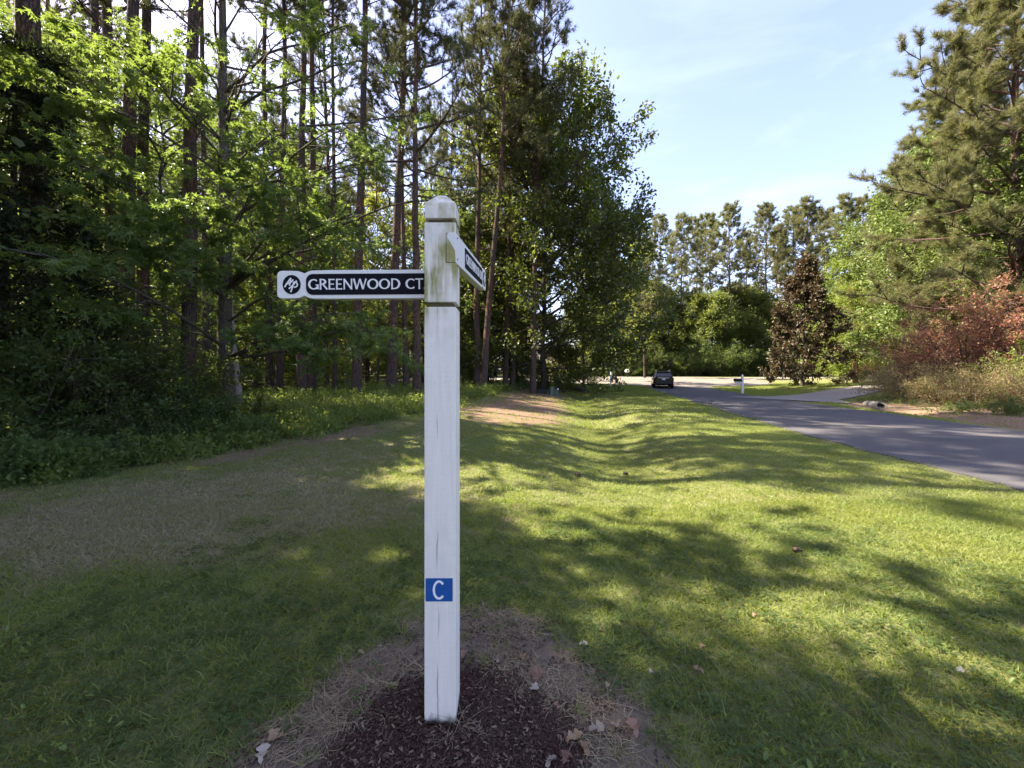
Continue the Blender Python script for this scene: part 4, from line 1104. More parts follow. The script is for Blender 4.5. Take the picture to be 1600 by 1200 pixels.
def clover_geo(seed):
    r = np.random.RandomState(seed); g = Geo()
    for q in range(9):
        c = np.array((r.uniform(-.05, .05), r.uniform(-.05, .05), r.uniform(.02, .04))); a0 = r.uniform(0, 6.28); s = r.uniform(.007, .011); rv = r.uniform()
        for k in range(3):
            a = a0 + k * 2.094; d = np.array((math.cos(a), math.sin(a), r.uniform(-.15, .3))); t = np.array((-math.sin(a), math.cos(a), 0))
            g.add([c, c + s * (d * .9 + t * .75), c + s * d * 1.35, c + s * (d * .9 - t * .75)], [(0, 1, 2, 3)], None, rv)
    return g
def chips_geo(seed):
    r = np.random.RandomState(seed); g = Geo()
    for q in range(14):
        Lc = r.uniform(.006, .022); wd = Lc * r.uniform(.2, .5); th = r.uniform(.0015, .004)
        Mr = Matrix.Translation((r.uniform(-.05, .05), r.uniform(-.05, .05), r.uniform(.000, .009))) @ Matrix.Rotation(r.uniform(0, 6.28), 4, 'Z') @ Matrix.Rotation(r.normal() * .35, 4, 'X') @ Matrix.Rotation(r.normal() * .3, 4, 'Y')
        V = np.array([(x * Lc * r.uniform(.7, 1.2), y * wd * r.uniform(.6, 1.2), z * th) for z in (-.5, .5) for y in (-.5, .5) for x in (-.5, .5)])
        V = V @ np.array(Mr)[:3, :3].T + np.array(Mr)[:3, 3]
        g.add(V, [(0, 2, 3, 1), (4, 5, 7, 6), (0, 1, 5, 4), (2, 6, 7, 3), (0, 4, 6, 2), (1, 3, 7, 5)], None, r.uniform())
    return g
def strands_geo(seed, nb=18, Lr=(.03, .11), flat=.32):
    r = np.random.RandomState(seed); g = Geo()
    for q in range(nb):
        a = r.uniform(0, 6.28); b = np.array((r.normal() * .02, r.normal() * .02, .002)); L = r.uniform(*Lr); wd = r.uniform(.0010, .0022); rv = r.uniform()
        d = norm(np.array((math.cos(a), math.sin(a), r.uniform(.05, 1) * flat))); P = [b]
        for k in range(4):
            d = norm(d + r.normal(size=3) * .22 + (0, 0, -.10)); P.append(P[-1] + d * L / 4)
        P = np.array(P); P[:, 2] = np.maximum(P[:, 2], .003)
        g.tube(P, np.linspace(wd, wd * .4, 5) / 2 * 1.4, 3, False, rv)
    return g
def herb_geo(seed, nst, hgt, leafs, kind):
    r = np.random.RandomState(seed); g = Geo(); tw = []
    for q in range(nst):
        a = r.uniform(0, 6.28); s = grow(r, (r.normal() * .06, r.normal() * .06, -.02), (math.cos(a) * .5, math.sin(a) * .5, 1), hgt * r.uniform(.6, 1.1), 5, .25); tw.append(s)
        g.tube(s, .0025, 3, False, .2)
    leaves_on(g, r, tw, 9, leafs, kind, .025)
    return g

def emitter(name, x0, x1, y0, y1, h, dens, attrs=()):
    xs = np.arange(x0, x1 + h / 2, h); ys = np.arange(y0, y1 + h / 2, h); Xe, Ye = np.meshgrid(xs, ys); nx_ = len(xs); ny_ = len(ys)
    i = np.arange(ny_ - 1)[:, None]; j = np.arange(nx_ - 1)[None]
    Q = np.stack([i * nx_ + j, i * nx_ + j + 1, (i + 1) * nx_ + j + 1, (i + 1) * nx_ + j], -1).reshape(-1, 4)
    D = dens(Xe, Ye); D = np.where(np.abs(Xe) > 1.42 * np.maximum(Ye, 0) + 1.0, 0, D)
    keep = D.ravel()[Q].max(1) > 0.001
    Zn = zg(Xe, Ye) + np.exp(-(np.hypot(Xe, Ye - 3) / 12) ** 2) * .012 * (fbm(Xe * 6, Ye * 6, 41) - .5)
    g = Geo(); g.add(np.stack([Xe, Ye, Zn], -1), Q[keep])
    me = g.mesh(name, M['ground'], False, None)
    for nm, v in [('dens', D)] + [(k_, f_(Xe, Ye)) for k_, f_ in attrs]:
        a_ = me.attributes.new(nm, 'FLOAT', 'POINT'); a_.data.foreach_set('value', v.astype(np.float32).ravel())
    return me
def scatter(name, me, protos, seed, smin, smax, tilt, label, cat):
    o = link(name, me); tag(o, label, cat, kind='stuff')
    t = bpy.data.node_groups.new(name + '_scatter', 'GeometryNodeTree')
    t.interface.new_socket('Geometry', in_out='INPUT', socket_type='NodeSocketGeometry'); t.interface.new_socket('Geometry', in_out='OUTPUT', socket_type='NodeSocketGeometry')
    A = lambda ty: t.nodes.new(ty)
    gi = A('NodeGroupInput'); go = A('NodeGroupOutput')
    na = A('GeometryNodeInputNamedAttribute'); na.data_type = 'FLOAT'; na.inputs['Name'].default_value = 'dens'
    dp = A('GeometryNodeDistributePointsOnFaces'); dp.distribute_method = 'RANDOM'; dp.inputs['Seed'].default_value = seed
    t.links.new(gi.outputs[0], dp.inputs['Mesh']); t.links.new(na.outputs[0], dp.inputs['Density'])
    jn = A('GeometryNodeJoinGeometry')
    for po_ in protos:
        ob = A('GeometryNodeObjectInfo'); ob.inputs['Object'].default_value = po_
        if 'As Instance' in ob.inputs: ob.inputs['As Instance'].default_value = False
        g2 = A('GeometryNodeGeometryToInstance'); t.links.new(ob.outputs['Geometry'], g2.inputs[0]); t.links.new(g2.outputs[0], jn.inputs[0])
    ip = A('GeometryNodeInstanceOnPoints'); t.links.new(dp.outputs['Points'], ip.inputs['Points']); t.links.new(jn.outputs[0], ip.inputs['Instance'])
    ip.inputs['Pick Instance'].default_value = True
    rv = A('FunctionNodeRandomValue'); rv.data_type = 'FLOAT_VECTOR'; rv.inputs[0].default_value = (-tilt, -tilt, 0); rv.inputs[1].default_value = (tilt, tilt, 6.283)
    t.links.new(rv.outputs[0], ip.inputs['Rotation'])
    rf = A('FunctionNodeRandomValue'); rf.data_type = 'FLOAT'; rf.inputs[2].default_value = smin; rf.inputs[3].default_value = smax; rf.inputs['Seed'].default_value = 7
    t.links.new(rf.outputs[1], ip.inputs['Scale'])
    t.links.new(ip.outputs[0], go.inputs[0])
    md = o.modifiers.new('scatter', 'NODES'); md.node_group = t
    return o

def lawn(x, y):
    m = (1 - mulch_mask(x, y)) * (1 - .97 * bed_mask(x, y)) * (1 - woods_mask(x, y)) * (1 - .85 * straw_mask(x, y))
    m = m * np.where(paved(x, y), 0, 1) * np.where(near_drive(x, y, 2.1), 0, 1)
    thin = .35 + .65 * sstep(.25, .55, fbm(x * 1.5, y * 1.5, 88) + .25 * (1 - dry_mask(x, y)))
    return m * thin
DA = (('dry', dry_mask),)
near_p = [hidden_mesh('grass_tuft_near', blades(200 + q, 24, .058, .062, .0050, .8), M['grass']) for q in range(4)]
mid_p = [hidden_mesh('grass_tuft_mid', blades(210 + q, 34, .11, .055, .0065, .7), M['grass']) for q in range(3)]
far_p = [hidden_mesh('grass_tuft_far', blades(220 + q, 40, .25, .065, .015, .6), M['grass']) for q in range(3)]
scatter('lawn_grass', emitter('lawn_grass_near', -6.2, 6.8, 1.1, 5.0, .08, lambda x, y: 330 * lawn(x, y), DA), near_p, 1, .7, 1.25, .25, 'short mown grass in the foreground around the mulch bed', 'grass')
scatter('lawn_grass', emitter('lawn_grass_mid', -9, 9, 5.0, 13, .16, lambda x, y: 85 * lawn(x, y), DA), mid_p, 2, .8, 1.25, .2, 'mown grass of the middle lawn running down to the swale', 'grass')
scatter('lawn_grass', emitter('lawn_grass_far', -4, 40, 13, 46, .3, lambda x, y: 14 * lawn(x, y), DA), far_p, 3, .8, 1.3, .15, 'distant mown grass beside the road and around the maroon tree', 'grass')
scatter('clover', emitter('clover', -3, 4, 1.1, 4.2, .08, lambda x, y: 130 * lawn(x, y) * (1 - dry_mask(x, y)) * sstep(.42, .62, fbm(x * 1.3, y * 1.3, 55) + .18 * (1 - sstep(2.2, 3.6, y)))),
        [hidden_mesh('clover_patch', clover_geo(q), M['clover']) for q in range(3)], 4, .8, 1.3, .15, 'dark clover leaves mixed into the near grass', 'clover')
scatter('mulch_chips', emitter('mulch_chips', -1.5, 1.1, .8, 3.0, .04, lambda x, y: 900 * np.clip(mulch_mask(x, y) + .12 * bed_mask(x, y), 0, 1)),
        [hidden_mesh('mulch_chip_cluster', chips_geo(q), M['chip']) for q in range(5)], 5, .7, 1.35, .2, 'dark brown shredded bark mulch around the post foot', 'mulch')
def ring(x, y): return bed_mask(x, y) * (1 - mulch_mask(x, y))
scatter('dead_grass', emitter('dead_grass', -2, 1.6, .9, 3.4, .05, lambda x, y: 620 * ring(x, y) * sstep(.3, .6, fbm(x * 3, y * 3, 14)) + 6 * mulch_mask(x, y)),
        [hidden_mesh('dead_grass_tuft', strands_geo(q), M['dead_grass']) for q in range(5)], 6, .7, 1.4, .1, 'bleached dead grass strands ringing the mulch bed', 'dead grass')
scatter('thatch', emitter('thatch', -6.2, 5, 1.5, 7.0, .12, lambda x, y: 45 * lawn(x, y) * dry_mask(x, y)),
        [hidden_mesh('thatch_tuft', strands_geo(30 + q, 9, (.03, .08), .5), M['dead_grass']) for q in range(3)], 7, .7, 1.3, .1, 'pale dry thatch lying in the thin lawn', 'thatch')
scatter('lawn_weeds', emitter('lawn_weeds', -5, 5.5, 1.3, 6.5, .12, lambda x, y: 9 * lawn(x, y) * sstep(.4, .7, fbm(x * 1.9, y * 1.9, 93))),
        [hidden_mesh('weed_rosette', herb_geo(350 + q, 5, (.05, .08)[q], (.026, .020)[q], 'oval'), M['herb_leaf']) for q in range(2)], 12, .7, 1.5, .2, 'small broad-leaved weeds and rosettes dotted through the near lawn', 'weeds')
scatter('coarse_grass', emitter('coarse_grass', -6, 6.5, 1.3, 8.0, .12, lambda x, y: 16 * lawn(x, y) * sstep(.45, .7, fbm(x * 1.1, y * 1.1, 97)), DA),
        [hidden_mesh('coarse_grass_tuft', blades(230 + q, 16, .04, .10, .0048, .9), M['grass']) for q in range(3)], 13, .7, 1.3, .2, 'coarser longer grass tufts standing above the mown lawn', 'grass')
def edge_cover(x, y):
    d = wood_edge(y) - x
    return sstep(-.25, .35, d + .5 * (fbm(x * 1.5, y * 1.5, 19) - .5)) * (1 - .75 * sstep(7, 14, d)) * sstep(4.2, 5.2, y)
herbs = [hidden_mesh('herb_clump', herb_geo(300 + q, 8, (.34, .46, .26)[q], (.06, .05, .07)[q], ('kite', 'oval', 'kite')[q]), M['herb_leaf']) for q in range(3)]
scatter('undergrowth', emitter('undergrowth_near', -12, 1, 4.5, 14, .2, lambda x, y: 15 * edge_cover(x, y)), herbs, 8, .7, 1.5, .15, 'low leafy weeds along the edge of the left wood', 'undergrowth')
scatter('undergrowth', emitter('undergrowth_far', -26, 2, 14, 34, .5, lambda x, y: 4.5 * edge_cover(x, y)), herbs, 9, 1.0, 1.9, .15, 'sunlit weeds between the trunks of the left wood', 'undergrowth')
scatter('undergrowth', emitter('undergrowth_verge', 12, 40, 8, 24, .4, lambda x, y: 1.3 * sstep(2.6, 4.5, x - road_right(y)) * np.where(near_drive(x, y, 2.4), 0, 1)), herbs, 10, .6, 1.2, .15, 'straggling weeds in the straw right of the road', 'undergrowth')

# ------------------------------------------------------------------ fallen leaves that can be picked out
def oak_leaf_mesh(seed, mat, L=.082):
    r = np.random.RandomState(seed); m = 15; t = np.linspace(0, 1, m)
    wd = .27 * np.sin(PI * np.clip(t * .92 + .05, 0, 1)) ** .7 * (1 + .38 * np.sin(t * PI * 6.5 + r.uniform(0, 1)))
    wd[0] = .02; wd[-1] = .03
    cu = r.uniform(.5, 1.5); z = cu * (t - .5) ** 2 * r.choice((-.6, 1.0)) + .08 * np.sin(t * 9)
    mid = np.c_[.12 * np.sin(t * 2.5) * r.normal(), t - .5, z]
    lf = mid + np.c_[-wd * r.uniform(.8, 1.2), .10 * wd, wd * r.uniform(.1, .6)]; rt = mid + np.c_[wd * r.uniform(.8, 1.2), .10 * wd, wd * r.uniform(.1, .6)]
    g = Geo(); i = np.arange(m - 1)
    g.add(np.concatenate([mid, lf, rt]) * L, np.concatenate([np.stack([i, i + 1, m + i + 1, m + i], -1), np.stack([i + 1, i, 2 * m + i, 2 * m + i + 1], -1)]), None, r.uniform())
    P = np.array([(0, -.5, z[0]), (.03, -.68, z[0] + .03), (.0, -.82, z[0] + .02)]) * L
    g.tube(P, .0012, 4, False, .2)
    me = g.mesh('fallen_leaf', mat, True); return me
FL = [(838, 1052, 0, 1.15, 'large tan lobed oak leaf on the mulch right of the post'), (815, 1028, 0, .7, 'small rust leaf at the back rim of the mulch'), (776, 1030, 1, .6, 'grey curled leaf just behind the mulch, right of the post'), (723, 1020, 0, .8, 'rust-brown leaf against the right side of the post'),
      (912, 1004, 1, .75, 'pale grey leaf in the dead grass right of the post'), (934, 1136, 1, 1.15, 'pale pointed oak leaf at the right of the mulch bed'), (985, 1134, 0, 1.2, 'long tan leaf at the right rim of the bed'), (963, 1132, 1, .6, 'small white leaf between two larger ones at right'),
      (897, 1150, 0, 1.1, 'crumpled tan leaf in the cluster at lower right of the bed'), (915, 1165, 0, .9, 'rust leaf below the crumpled one at lower right of the bed'), (858, 1186, 1, .95, 'twisted pale leaf at the bottom edge of the picture'), (885, 1180, 0, .8, 'brown leaf near the bottom edge beside the twisted one'),
      (1099, 1014, 0, .7, 'folded tan leaf lying in the green grass, upper one of two'), (1091, 1050, 0, .75, 'folded tan leaf lying in the green grass, lower one of two'), (1496, 1052, 1, .6, 'small pale leaf in the grass near the right sun patch'), (1020, 1052, 1, .6, 'pale leaf at the right end of the dead grass'),
      (833, 1075, 1, .7, 'silvery leaf on the mulch below the large tan leaf'), (410, 1172, 1, 1.1, 'pale crumpled leaf at the lower left rim of the bed'), (432, 1150, 0, 1.0, 'tan leaf beside the pale one at the lower left rim'), (563, 1018, 0, .6, 'small cream leaf on the dead grass left of the post'), (950, 1075, 0, .6, 'small brown leaf among dead stalks right of the mulch'),
      (490, 958, 0, .5, 'tiny brown leaf in the grass left of the bed'), (1180, 965, 0, .55, 'small brown leaf alone in the shaded grass'), (870, 1100, 0, .5, 'small rust fragment on the right of the mulch')]
for q, (px, py, kd, s, lab) in enumerate(FL):
    Yl = 1.615 * F_PX / (py - HOR)
    for _ in range(4):
        xl = (px - 800) * Yl / F_PX; Yl = (CAM_H - float(zg(xl, Yl)) - .02) * F_PX / (py - HOR)
    xl = (px - 800) * Yl / F_PX
    o = link('fallen_leaf', oak_leaf_mesh(400 + q, M['dead_leaf'] if kd == 0 else M['grey_leaf']), loc=(xl, Yl, float(zg(xl, Yl)) + (.020 if py > 990 and px < 1060 else .038)), rot=(rs.uniform(-.3, .3), rs.uniform(-.3, .3), rs.uniform(0, 6.28)), scale=(s, s, s))
    tag(o, lab, 'leaf', 'fallen leaves near the sign post')
# dry stalks leaning by the post foot
g = Geo(); rg = np.random.RandomState(9)
for q in range(16):
    a = rg.uniform(0, 6.28); P = grow(rg, (rg.normal() * .012, rg.normal() * .012, 0), (math.cos(a) * .8, math.sin(a) * .8 - .3, 1), rg.uniform(.06, .16), 5, .25, (0, 0, -.22)); g.tube(P, np.linspace(.0016, .0006, 5), 4, False, rg.uniform())
tag(link('dry_grass_tuft', g.mesh('dry_grass_tuft', M['dead_grass'], False), loc=(-.235, 1.80, float(zg(-.235, 1.80)))), 'tuft of bleached dry grass at the right foot of the post', 'grass tuft')

# ------------------------------------------------------------------ car
M['car_paint'] = plain('black_car_paint', (.004, .004, .006), .15, .35, 0, .1, 4)
M['car_glass'] = plain('car_glass', (.010, .013, .016), .04, .8, 0, .1, 4)
M['rubber'] = plain('tyre_rubber', (.012, .012, .012), .9, .2, 0, .3, 50)
M['chrome'] = plain('bright_trim', (.62, .62, .62), .18, .5, 1.0, .05, 20)
M['tail_red'] = plain('tail_lamp_red', (.10, .004, .006), .15, .6, 0, .1, 30)
M['plate'] = plain('plate_white', (.62, .66, .70), .4, .4, 0, .05, 60)
M['plastic'] = plain('black_plastic', (.012, .012, .013), .55, .4, 0, .2, 60)
def car():
    cx = (1037 - 800) * 36.6 / F_PX
    o = link('parked_car', None, loc=(cx, 36.6, float(zg(cx, 36.6)) + .022), rot=(0, 0, R(-17)))
    tag(o, 'black crossover car seen from behind at the mouth of the turning circle', 'car')
    # lower body loft: stations along the length (y), half-section (x, z)
    st_ = [(0.00, .74, .42, .62, .95), (.06, .84, .36, .68, 1.02), (.35, .91, .30, .74, 1.05), (.9, .925, .27, .78, 1.04), (2.3, .93, .26, .76, 1.00), (3.3, .93, .27, .76, .99), (3.9, .91, .30, .72, .95), (4.45, .84, .34, .66, .86), (4.66, .70, .42, .58, .74)]
    g = Geo(); ring_n = 14; V = []
    for y, wx, zb, zm, zt in st_:
        half = [(wx * .55, zb), (wx * .90, zb + .02), (wx * .985, zb + .16), (wx, zm), (wx * .985, zt - .10), (wx * .93, zt - .02), (wx * .6, zt)]
        V += [(x, y, z) for x, z in half] + [(-x, y, z) for x, z in half[::-1]]
    V = np.array(V); nS = len(st_)
    i = np.arange(nS - 1)[:, None]; j = np.arange(ring_n)[None]; j2 = (j + 1) % ring_n
    g.add(V, np.stack([i * ring_n + j, i * ring_n + j2, (i + 1) * ring_n + j2, (i + 1) * ring_n + j], -1).reshape(-1, 4))
    for e in (0, nS - 1):
        c = len(V); b = e * ring_n; ringv = V[b:b + ring_n]
        g.add(np.concatenate([ringv, [ringv.mean(0)]]), None, [(ring_n, (q + 1) % ring_n, q) for q in range(ring_n)])
    bo = link('body', g.mesh('car_body', M['car_paint'], True, None), o); bevel(bo, .02, 2)
    # greenhouse
    gs = [(.16, .80, .96, .70, 1.06), (.42, .80, .99, .64, 1.47), (.75, .81, .99, .62, 1.58), (1.6, .82, .98, .62, 1.63), (2.5, .82, .97, .62, 1.60), (3.35, .80, .97, .66, 1.02)]
    g = Geo(); V = []; k = 8
    for y, wb, zb, wt, zt in gs:
        half = [(wb, zb), (wb * .35 + wt * .65, zb + (zt - zb) * .72), (wt, zt - .035), (wt * .7, zt)]
        V += [(x, y, z) for x, z in half] + [(-x, y, z) for x, z in half[::-1]]
    i = np.arange(len(gs) - 1)[:, None]; j = np.arange(k - 1)[None]
    g.add(V, np.stack([i * k + j, i * k + j + 1, (i + 1) * k + j + 1, (i + 1) * k + j], -1).reshape(-1, 4))
    g.add(V[:k], [(0, 1, 6, 7), (1, 2, 5, 6), (2, 3, 4, 5)])
    link('cabin', g.mesh('car_cabin', M['car_paint'], True, None), o)
    def pane(nm, pts, mat, off, par=o):
        g = Geo(); P = np.array(pts, float); nn = norm(np.cross(P[1] - P[0], P[-1] - P[0])) * off
        V = np.concatenate([P, P + nn]); m = len(P)
        g.add(V, [(q, (q + 1) % m, m + (q + 1) % m, m + q) for q in range(m)] + ([tuple(range(m, 2 * m))] if m == 4 else []), None if m == 4 else [(m, m + q, m + q + 1) for q in range(1, m - 1)])
        return link(nm, g.mesh(nm, mat, False, None), par)
    pane('rear_window', [(-.66, .155, 1.10), (.66, .155, 1.10), (.56, .375, 1.42), (-.56, .375, 1.42)], M['car_glass'], .016)
    for s in (-1, 1):
        for y0, y1 in ((.55, 1.25), (1.32, 2.2), (2.27, 3.0)):
            zt = lambda y: np.interp(y, [.5, .75, 1.6, 2.5, 3.0], [1.34, 1.42, 1.45, 1.42, 1.20])
            xw = lambda z: .815 - .12 * (z - 1.02) / .42 + .012
            q = [(s * xw(1.04), y0, 1.04), (s * xw(1.04), y1, 1.04), (s * xw(zt(y1)), y1, zt(y1)), (s * xw(zt(y0)), y0, zt(y0))]
            pane('side_window', q if s < 0 else q[::-1], M['car_glass'], .012)
        pane('tail_lamp', [(s * .90, .03, .80), (s * .55, -.012, .82), (s * .55, -.005, .92), (s * .885, .045, .96)][::s], M['tail_red'], .03 if s > 0 else .03)
        g = Geo(); g.tube([(s * .60, .55, 1.585), (s * .605, .75, 1.655), (s * .605, 1.6, 1.69), (s * .605, 2.4, 1.665), (s * .60, 2.6, 1.62)], .022, 6); link('roof_rail', g.mesh('roof_rail', M['chrome'], True, None), o)
        g = Geo(); g.box(s * .90, s * 1.03, 2.72, 2.84, 1.00, 1.15) if s > 0 else g.box(-1.03, -.90, 2.72, 2.84, 1.00, 1.15); bevel(link('wing_mirror', g.mesh('wing_mirror', M['car_paint'], False, None), o), .03, 2)
        for y in (.86, 3.72):
            wh = link('wheel', None, o, loc=(s * .80, y, .345), rot=(0, R(90) * s, 0))
            g = Geo(); g.lathe([(.20, -.11), (.30, -.115), (.34, -.08), (.345, 0), (.34, .08), (.30, .115), (.20, .11)], 24); link('tyre', g.mesh('tyre', M['rubber'], True, None), wh)
            g = Geo(); g.lathe([(.0, .07), (.06, .09), (.07, .07), (.19, .06), (.215, .11), (.215, -.1), (0, -.1)], 20); link('rim', g.mesh('rim', M['chrome'], True, None), wh)
    g = Geo(); g.box(-.60, .60, .32, .60, 1.50, 1.555); bevel(link('spoiler', g.mesh('spoiler', M['car_paint'], False, None), o), .02, 2)
    g = Geo(); g.box(-.78, .78, -.05, .10, .40, .62); bevel(link('bumper', g.mesh('bumper', M['plastic'], False, None), o), .05, 3)
    g = Geo(); g.box(-.155, .155, -.022, -.006, .80, .955); link('licence_plate', g.mesh('licence_plate', M['plate'], False, None), o)
    g = Geo(); g.box(-.5, .5, .005, .03, .985, 1.01); link('tailgate_trim', g.mesh('tailgate_trim', M['chrome'], False, None), o)
car()

# ------------------------------------------------------------------ mailboxes, utility boxes, culvert, house, fence
M['post_white'] = plain('mail_post_white', (.74, .73, .70), .6, .3, 0, .1, 30, .3)
M['box_black'] = plain('mailbox_black', (.010, .010, .011), .35, .5, 0, .2, 20)
M['util_green'] = plain('utility_green', (.085, .12, .095), .5, .3, 0, .12, 20)
M['culvert'] = plain('culvert_concrete', (.15, .14, .125), .9, .2, 0, .25, 18, .6)
def mailbox(px, Yd, rz, s, label, arm=1):
    x = (px - 800) * Yd / F_PX
    o = link('mailbox', None, loc=(x, Yd, float(zg(x, Yd))), rot=(0, 0, rz), scale=(s, s, s)); tag(o, label, 'mailbox')
    g = Geo(); g.box(-.065, .065, -.065, .065, -.2, 1.36); V = np.array([(-.065, -.065, 1.362), (.065, -.065, 1.362), (.065, .065, 1.362), (-.065, .065, 1.362), (0, 0, 1.43)]); g.add(V, None, [(0, 1, 4), (1, 2, 4), (2, 3, 4), (3, 0, 4)])
    bevel(link('post', g.mesh('mailbox_post', M['post_white'], False, None), o), .008)
    g = Geo(); g.box(-.60, -.066, -.05, .05, .78, .90); bevel(link('bracket', g.mesh('mailbox_bracket', M['post_white'], False, None), o), .01)
    g = Geo(); a = np.radians(np.linspace(0, 180, 11)); pr = np.concatenate([[(.10, 0)], np.c_[.10 * np.cos(a), .12 + .10 * np.sin(a)], [(-.10, 0)]])
    m = len(pr); V = np.concatenate([np.c_[np.full(m, -.63), pr[:, 0], pr[:, 1] + .905], np.c_[np.full(m, -.10), pr[:, 0], pr[:, 1] + .905]])
    g.add(V, [(q, (q + 1) % m, m + (q + 1) % m, m + q) for q in range(m)], [(0, q + 1, q) for q in range(1, m - 1)] + [(m, m + q, m + q + 1) for q in range(1, m - 1)])
    b = link('mail_box_body', g.mesh('mailbox_body', M['box_black'], False, None), o)
    g = Geo(); g.box(-.648, -.632, -.085, .085, .915, 1.11); bevel(link('door', g.mesh('mailbox_door', M['box_black'], False, None), b), .006)
    return o
mailbox(1160, 29.3, R(6), 1.0, 'black mailbox on a white post beside the concrete driveway')
mailbox(954, 40.5, R(175), .85, 'dark mailbox on a thin post left of the car, turned away from the circle')
x = (951 - 800) * 47.5 / F_PX
o = link('white_post', None, loc=(x, 46.2, float(zg(x, 46.2)))); tag(o, 'white timber post with short cross arm left of the parked car', 'post')
g = Geo(); g.box(-.09, .09, -.09, .09, -.2, 1.5); bevel(link('upright', g.mesh('white_upright', M['post_white'], False, None), o), .01)
g = Geo(); g.box(-.35, .45, -.07, .07, 1.502, 1.62); bevel(link('cross_arm', g.mesh('white_cross_arm', M['post_white'], False, None), o), .01)
x = (980 - 800) * 61.5 / F_PX
o = link('round_lamp_post', None, loc=(x, 61.5, float(zg(x, 61.5)))); tag(o, 'short post with pale round top beside the clipped shrubs by the circle', 'post')
g = Geo(); g.lathe([(0, 1.2), (.2, 1.17), (.33, 1.04), (.36, .88), (.30, .74), (.12, .68), (0, .68)], 18); link('globe', g.mesh('globe', M['post_white'], True, None), o)
g = Geo(); g.lathe([(.10, -.1), (.08, .1), (.07, .7)], 12); link('stem', g.mesh('stem', M['plastic'], True, None), o)
def at_ground(px, Yd): x = (px - 800) * Yd / F_PX; return (x, Yd, float(zg(x, Yd)))
o = link('utility_pedestal', None, loc=at_ground(862, 27.5), rot=(0, 0, .3)); tag(o, 'green utility pedestal box at the wood edge under the oak', 'utility box')
g = Geo(); g.box(-.16, .16, -.14, .14, -.1, .52); bevel(link('cabinet', g.mesh('pedestal_cabinet', M['util_green'], False, None), o), .02)
g = Geo(); g.box(-.18, .18, -.16, .16, .522, .585); bevel(link('lid', g.mesh('pedestal_lid', M['util_green'], False, None), o), .02)
g = Geo(); g.box(.18, .40, -.12, .12, -.1, .33); bevel(link('side_cabinet', g.mesh('pedestal_side', M['util_green'], False, None), o), .02)
o = link('marker_post', None, loc=at_ground(871.5, 27.2)); tag(o, 'thin grey marker post right of the green utility pedestal', 'post')
g = Geo(); g.lathe([(.05, -.1), (.05, .46), (.045, .47)], 12); link('tube', g.mesh('marker_tube', M['util_green'], True, None), o)
g = Geo(); g.lathe([(.056, .44), (.056, .50), (.03, .53), (0, .535)], 12); link('cap', g.mesh('marker_cap', M['post_white'], True, None), o)
o = link('valve_box', None, loc=at_ground(848, 28.2)); tag(o, 'low dark metal box left of the green utility pedestal', 'utility box')
g = Geo(); g.box(-.42, .28, -.2, .2, -.1, .30); bevel(link('housing', g.mesh('valve_housing', M['plastic'], False, None), o), .04)
g = Geo(); g.box(-.45, .31, -.23, .23, .302, .345); bevel(link('cover', g.mesh('valve_cover', M['plastic'], False, None), o), .015)

def culvert(px, Yd, rz, label, ln=3.0, rad=.27, z=0.0):
    x = (px - 800) * Yd / F_PX
    o = link('culvert_pipe', None, loc=(x, Yd, float(zg(x, Yd)) + z), rot=(0, 0, rz)); tag(o, label, 'pipe')
    k = 20; a = np.arange(k) * 2 * PI / k; g = Geo()
    # mitred mouth: the pipe end is cut back along the slope of the bank
    for r_, fl in ((rad, 1), (rad - .055, -1)):
        cut = (np.sin(a) + 1) * rad * .9
        V = np.concatenate([np.stack([r_ * np.cos(a), cut, r_ * np.sin(a) + rad * .8], -1), np.stack([r_ * np.cos(a), np.full(k, ln), r_ * np.sin(a) + rad * .8], -1)])
        q = np.arange(k); Q = np.stack([q, (q + 1) % k, k + (q + 1) % k, k + q], -1)
        g.add(V, Q if fl > 0 else Q[:, ::-1])
    q = np.arange(k); base = 0
    g.add(np.concatenate([g.V[0][:k], g.V[1][:k]]), np.stack([q, k + q, k + (q + 1) % k, (q + 1) % k], -1))
    link('barrel', g.mesh('culvert_barrel', M['culvert'], True, None), o)
    g = Geo()
    for s in (-1, 1):
        V = np.array([(s * rad, .05, rad * 1.1), (s * rad * 2.0, -.55, .02), (s * rad * 1.75, -.55, .02), (s * rad * .9, .05, rad * 1.1), (s * rad, .05, -.2), (s * rad * 2, -.55, -.2), (s * rad * 1.75, -.55, -.2), (s * rad * .9, .05, -.2)])
        g.add(V, [(0, 1, 2, 3), (0, 4, 5, 1), (3, 2, 6, 7), (1, 5, 6, 2)])
    link('flared_end', g.mesh('culvert_flare', M['culvert'], False, None), o)
    return o
culvert(1385, 18.6, R(-12), 'flared concrete culvert pipe mouth in the verge right of the road', 1.3, .25, -.16)
culvert(914, 33.5, R(20), 'small dark drain pipe mouth in the swale below the oak', 2.0, .20)

M['brick'] = plain('house_brick', (.22, .10, .07), .9, .2, 0, .25, 20)
M['roof'] = plain('house_roof', (.17, .14, .13), .9, .2, 0, .25, 9)
M['glass'] = plain('house_glass', (.03, .035, .04), .06, .7, 0, .1, 4)
M['fence_wood'] = plain('fence_wood', (.22, .15, .12), .85, .2, 0, .25, 14, .4)
hx, hy = 10.5, 84.0
o = link('house', None, loc=(hx, hy, float(zg(hx, hy))), rot=(0, 0, R(-14))); tag(o, 'brick house with brown gable roof half hidden behind the oak', 'house')
g = Geo(); g.box(-7, 7, 0, 8, -.3, 3.0); V = np.array([(7, 0, 3.0), (7, 8, 3.0), (7, 4, 5.9), (-7, 0, 3), (-7, 8, 3), (-7, 4, 5.9)]); g.add(V, None, [(0, 1, 2), (4, 3, 5)])
link('wall', g.mesh('house_wall', M['brick'], False, None), o)
g = Geo()
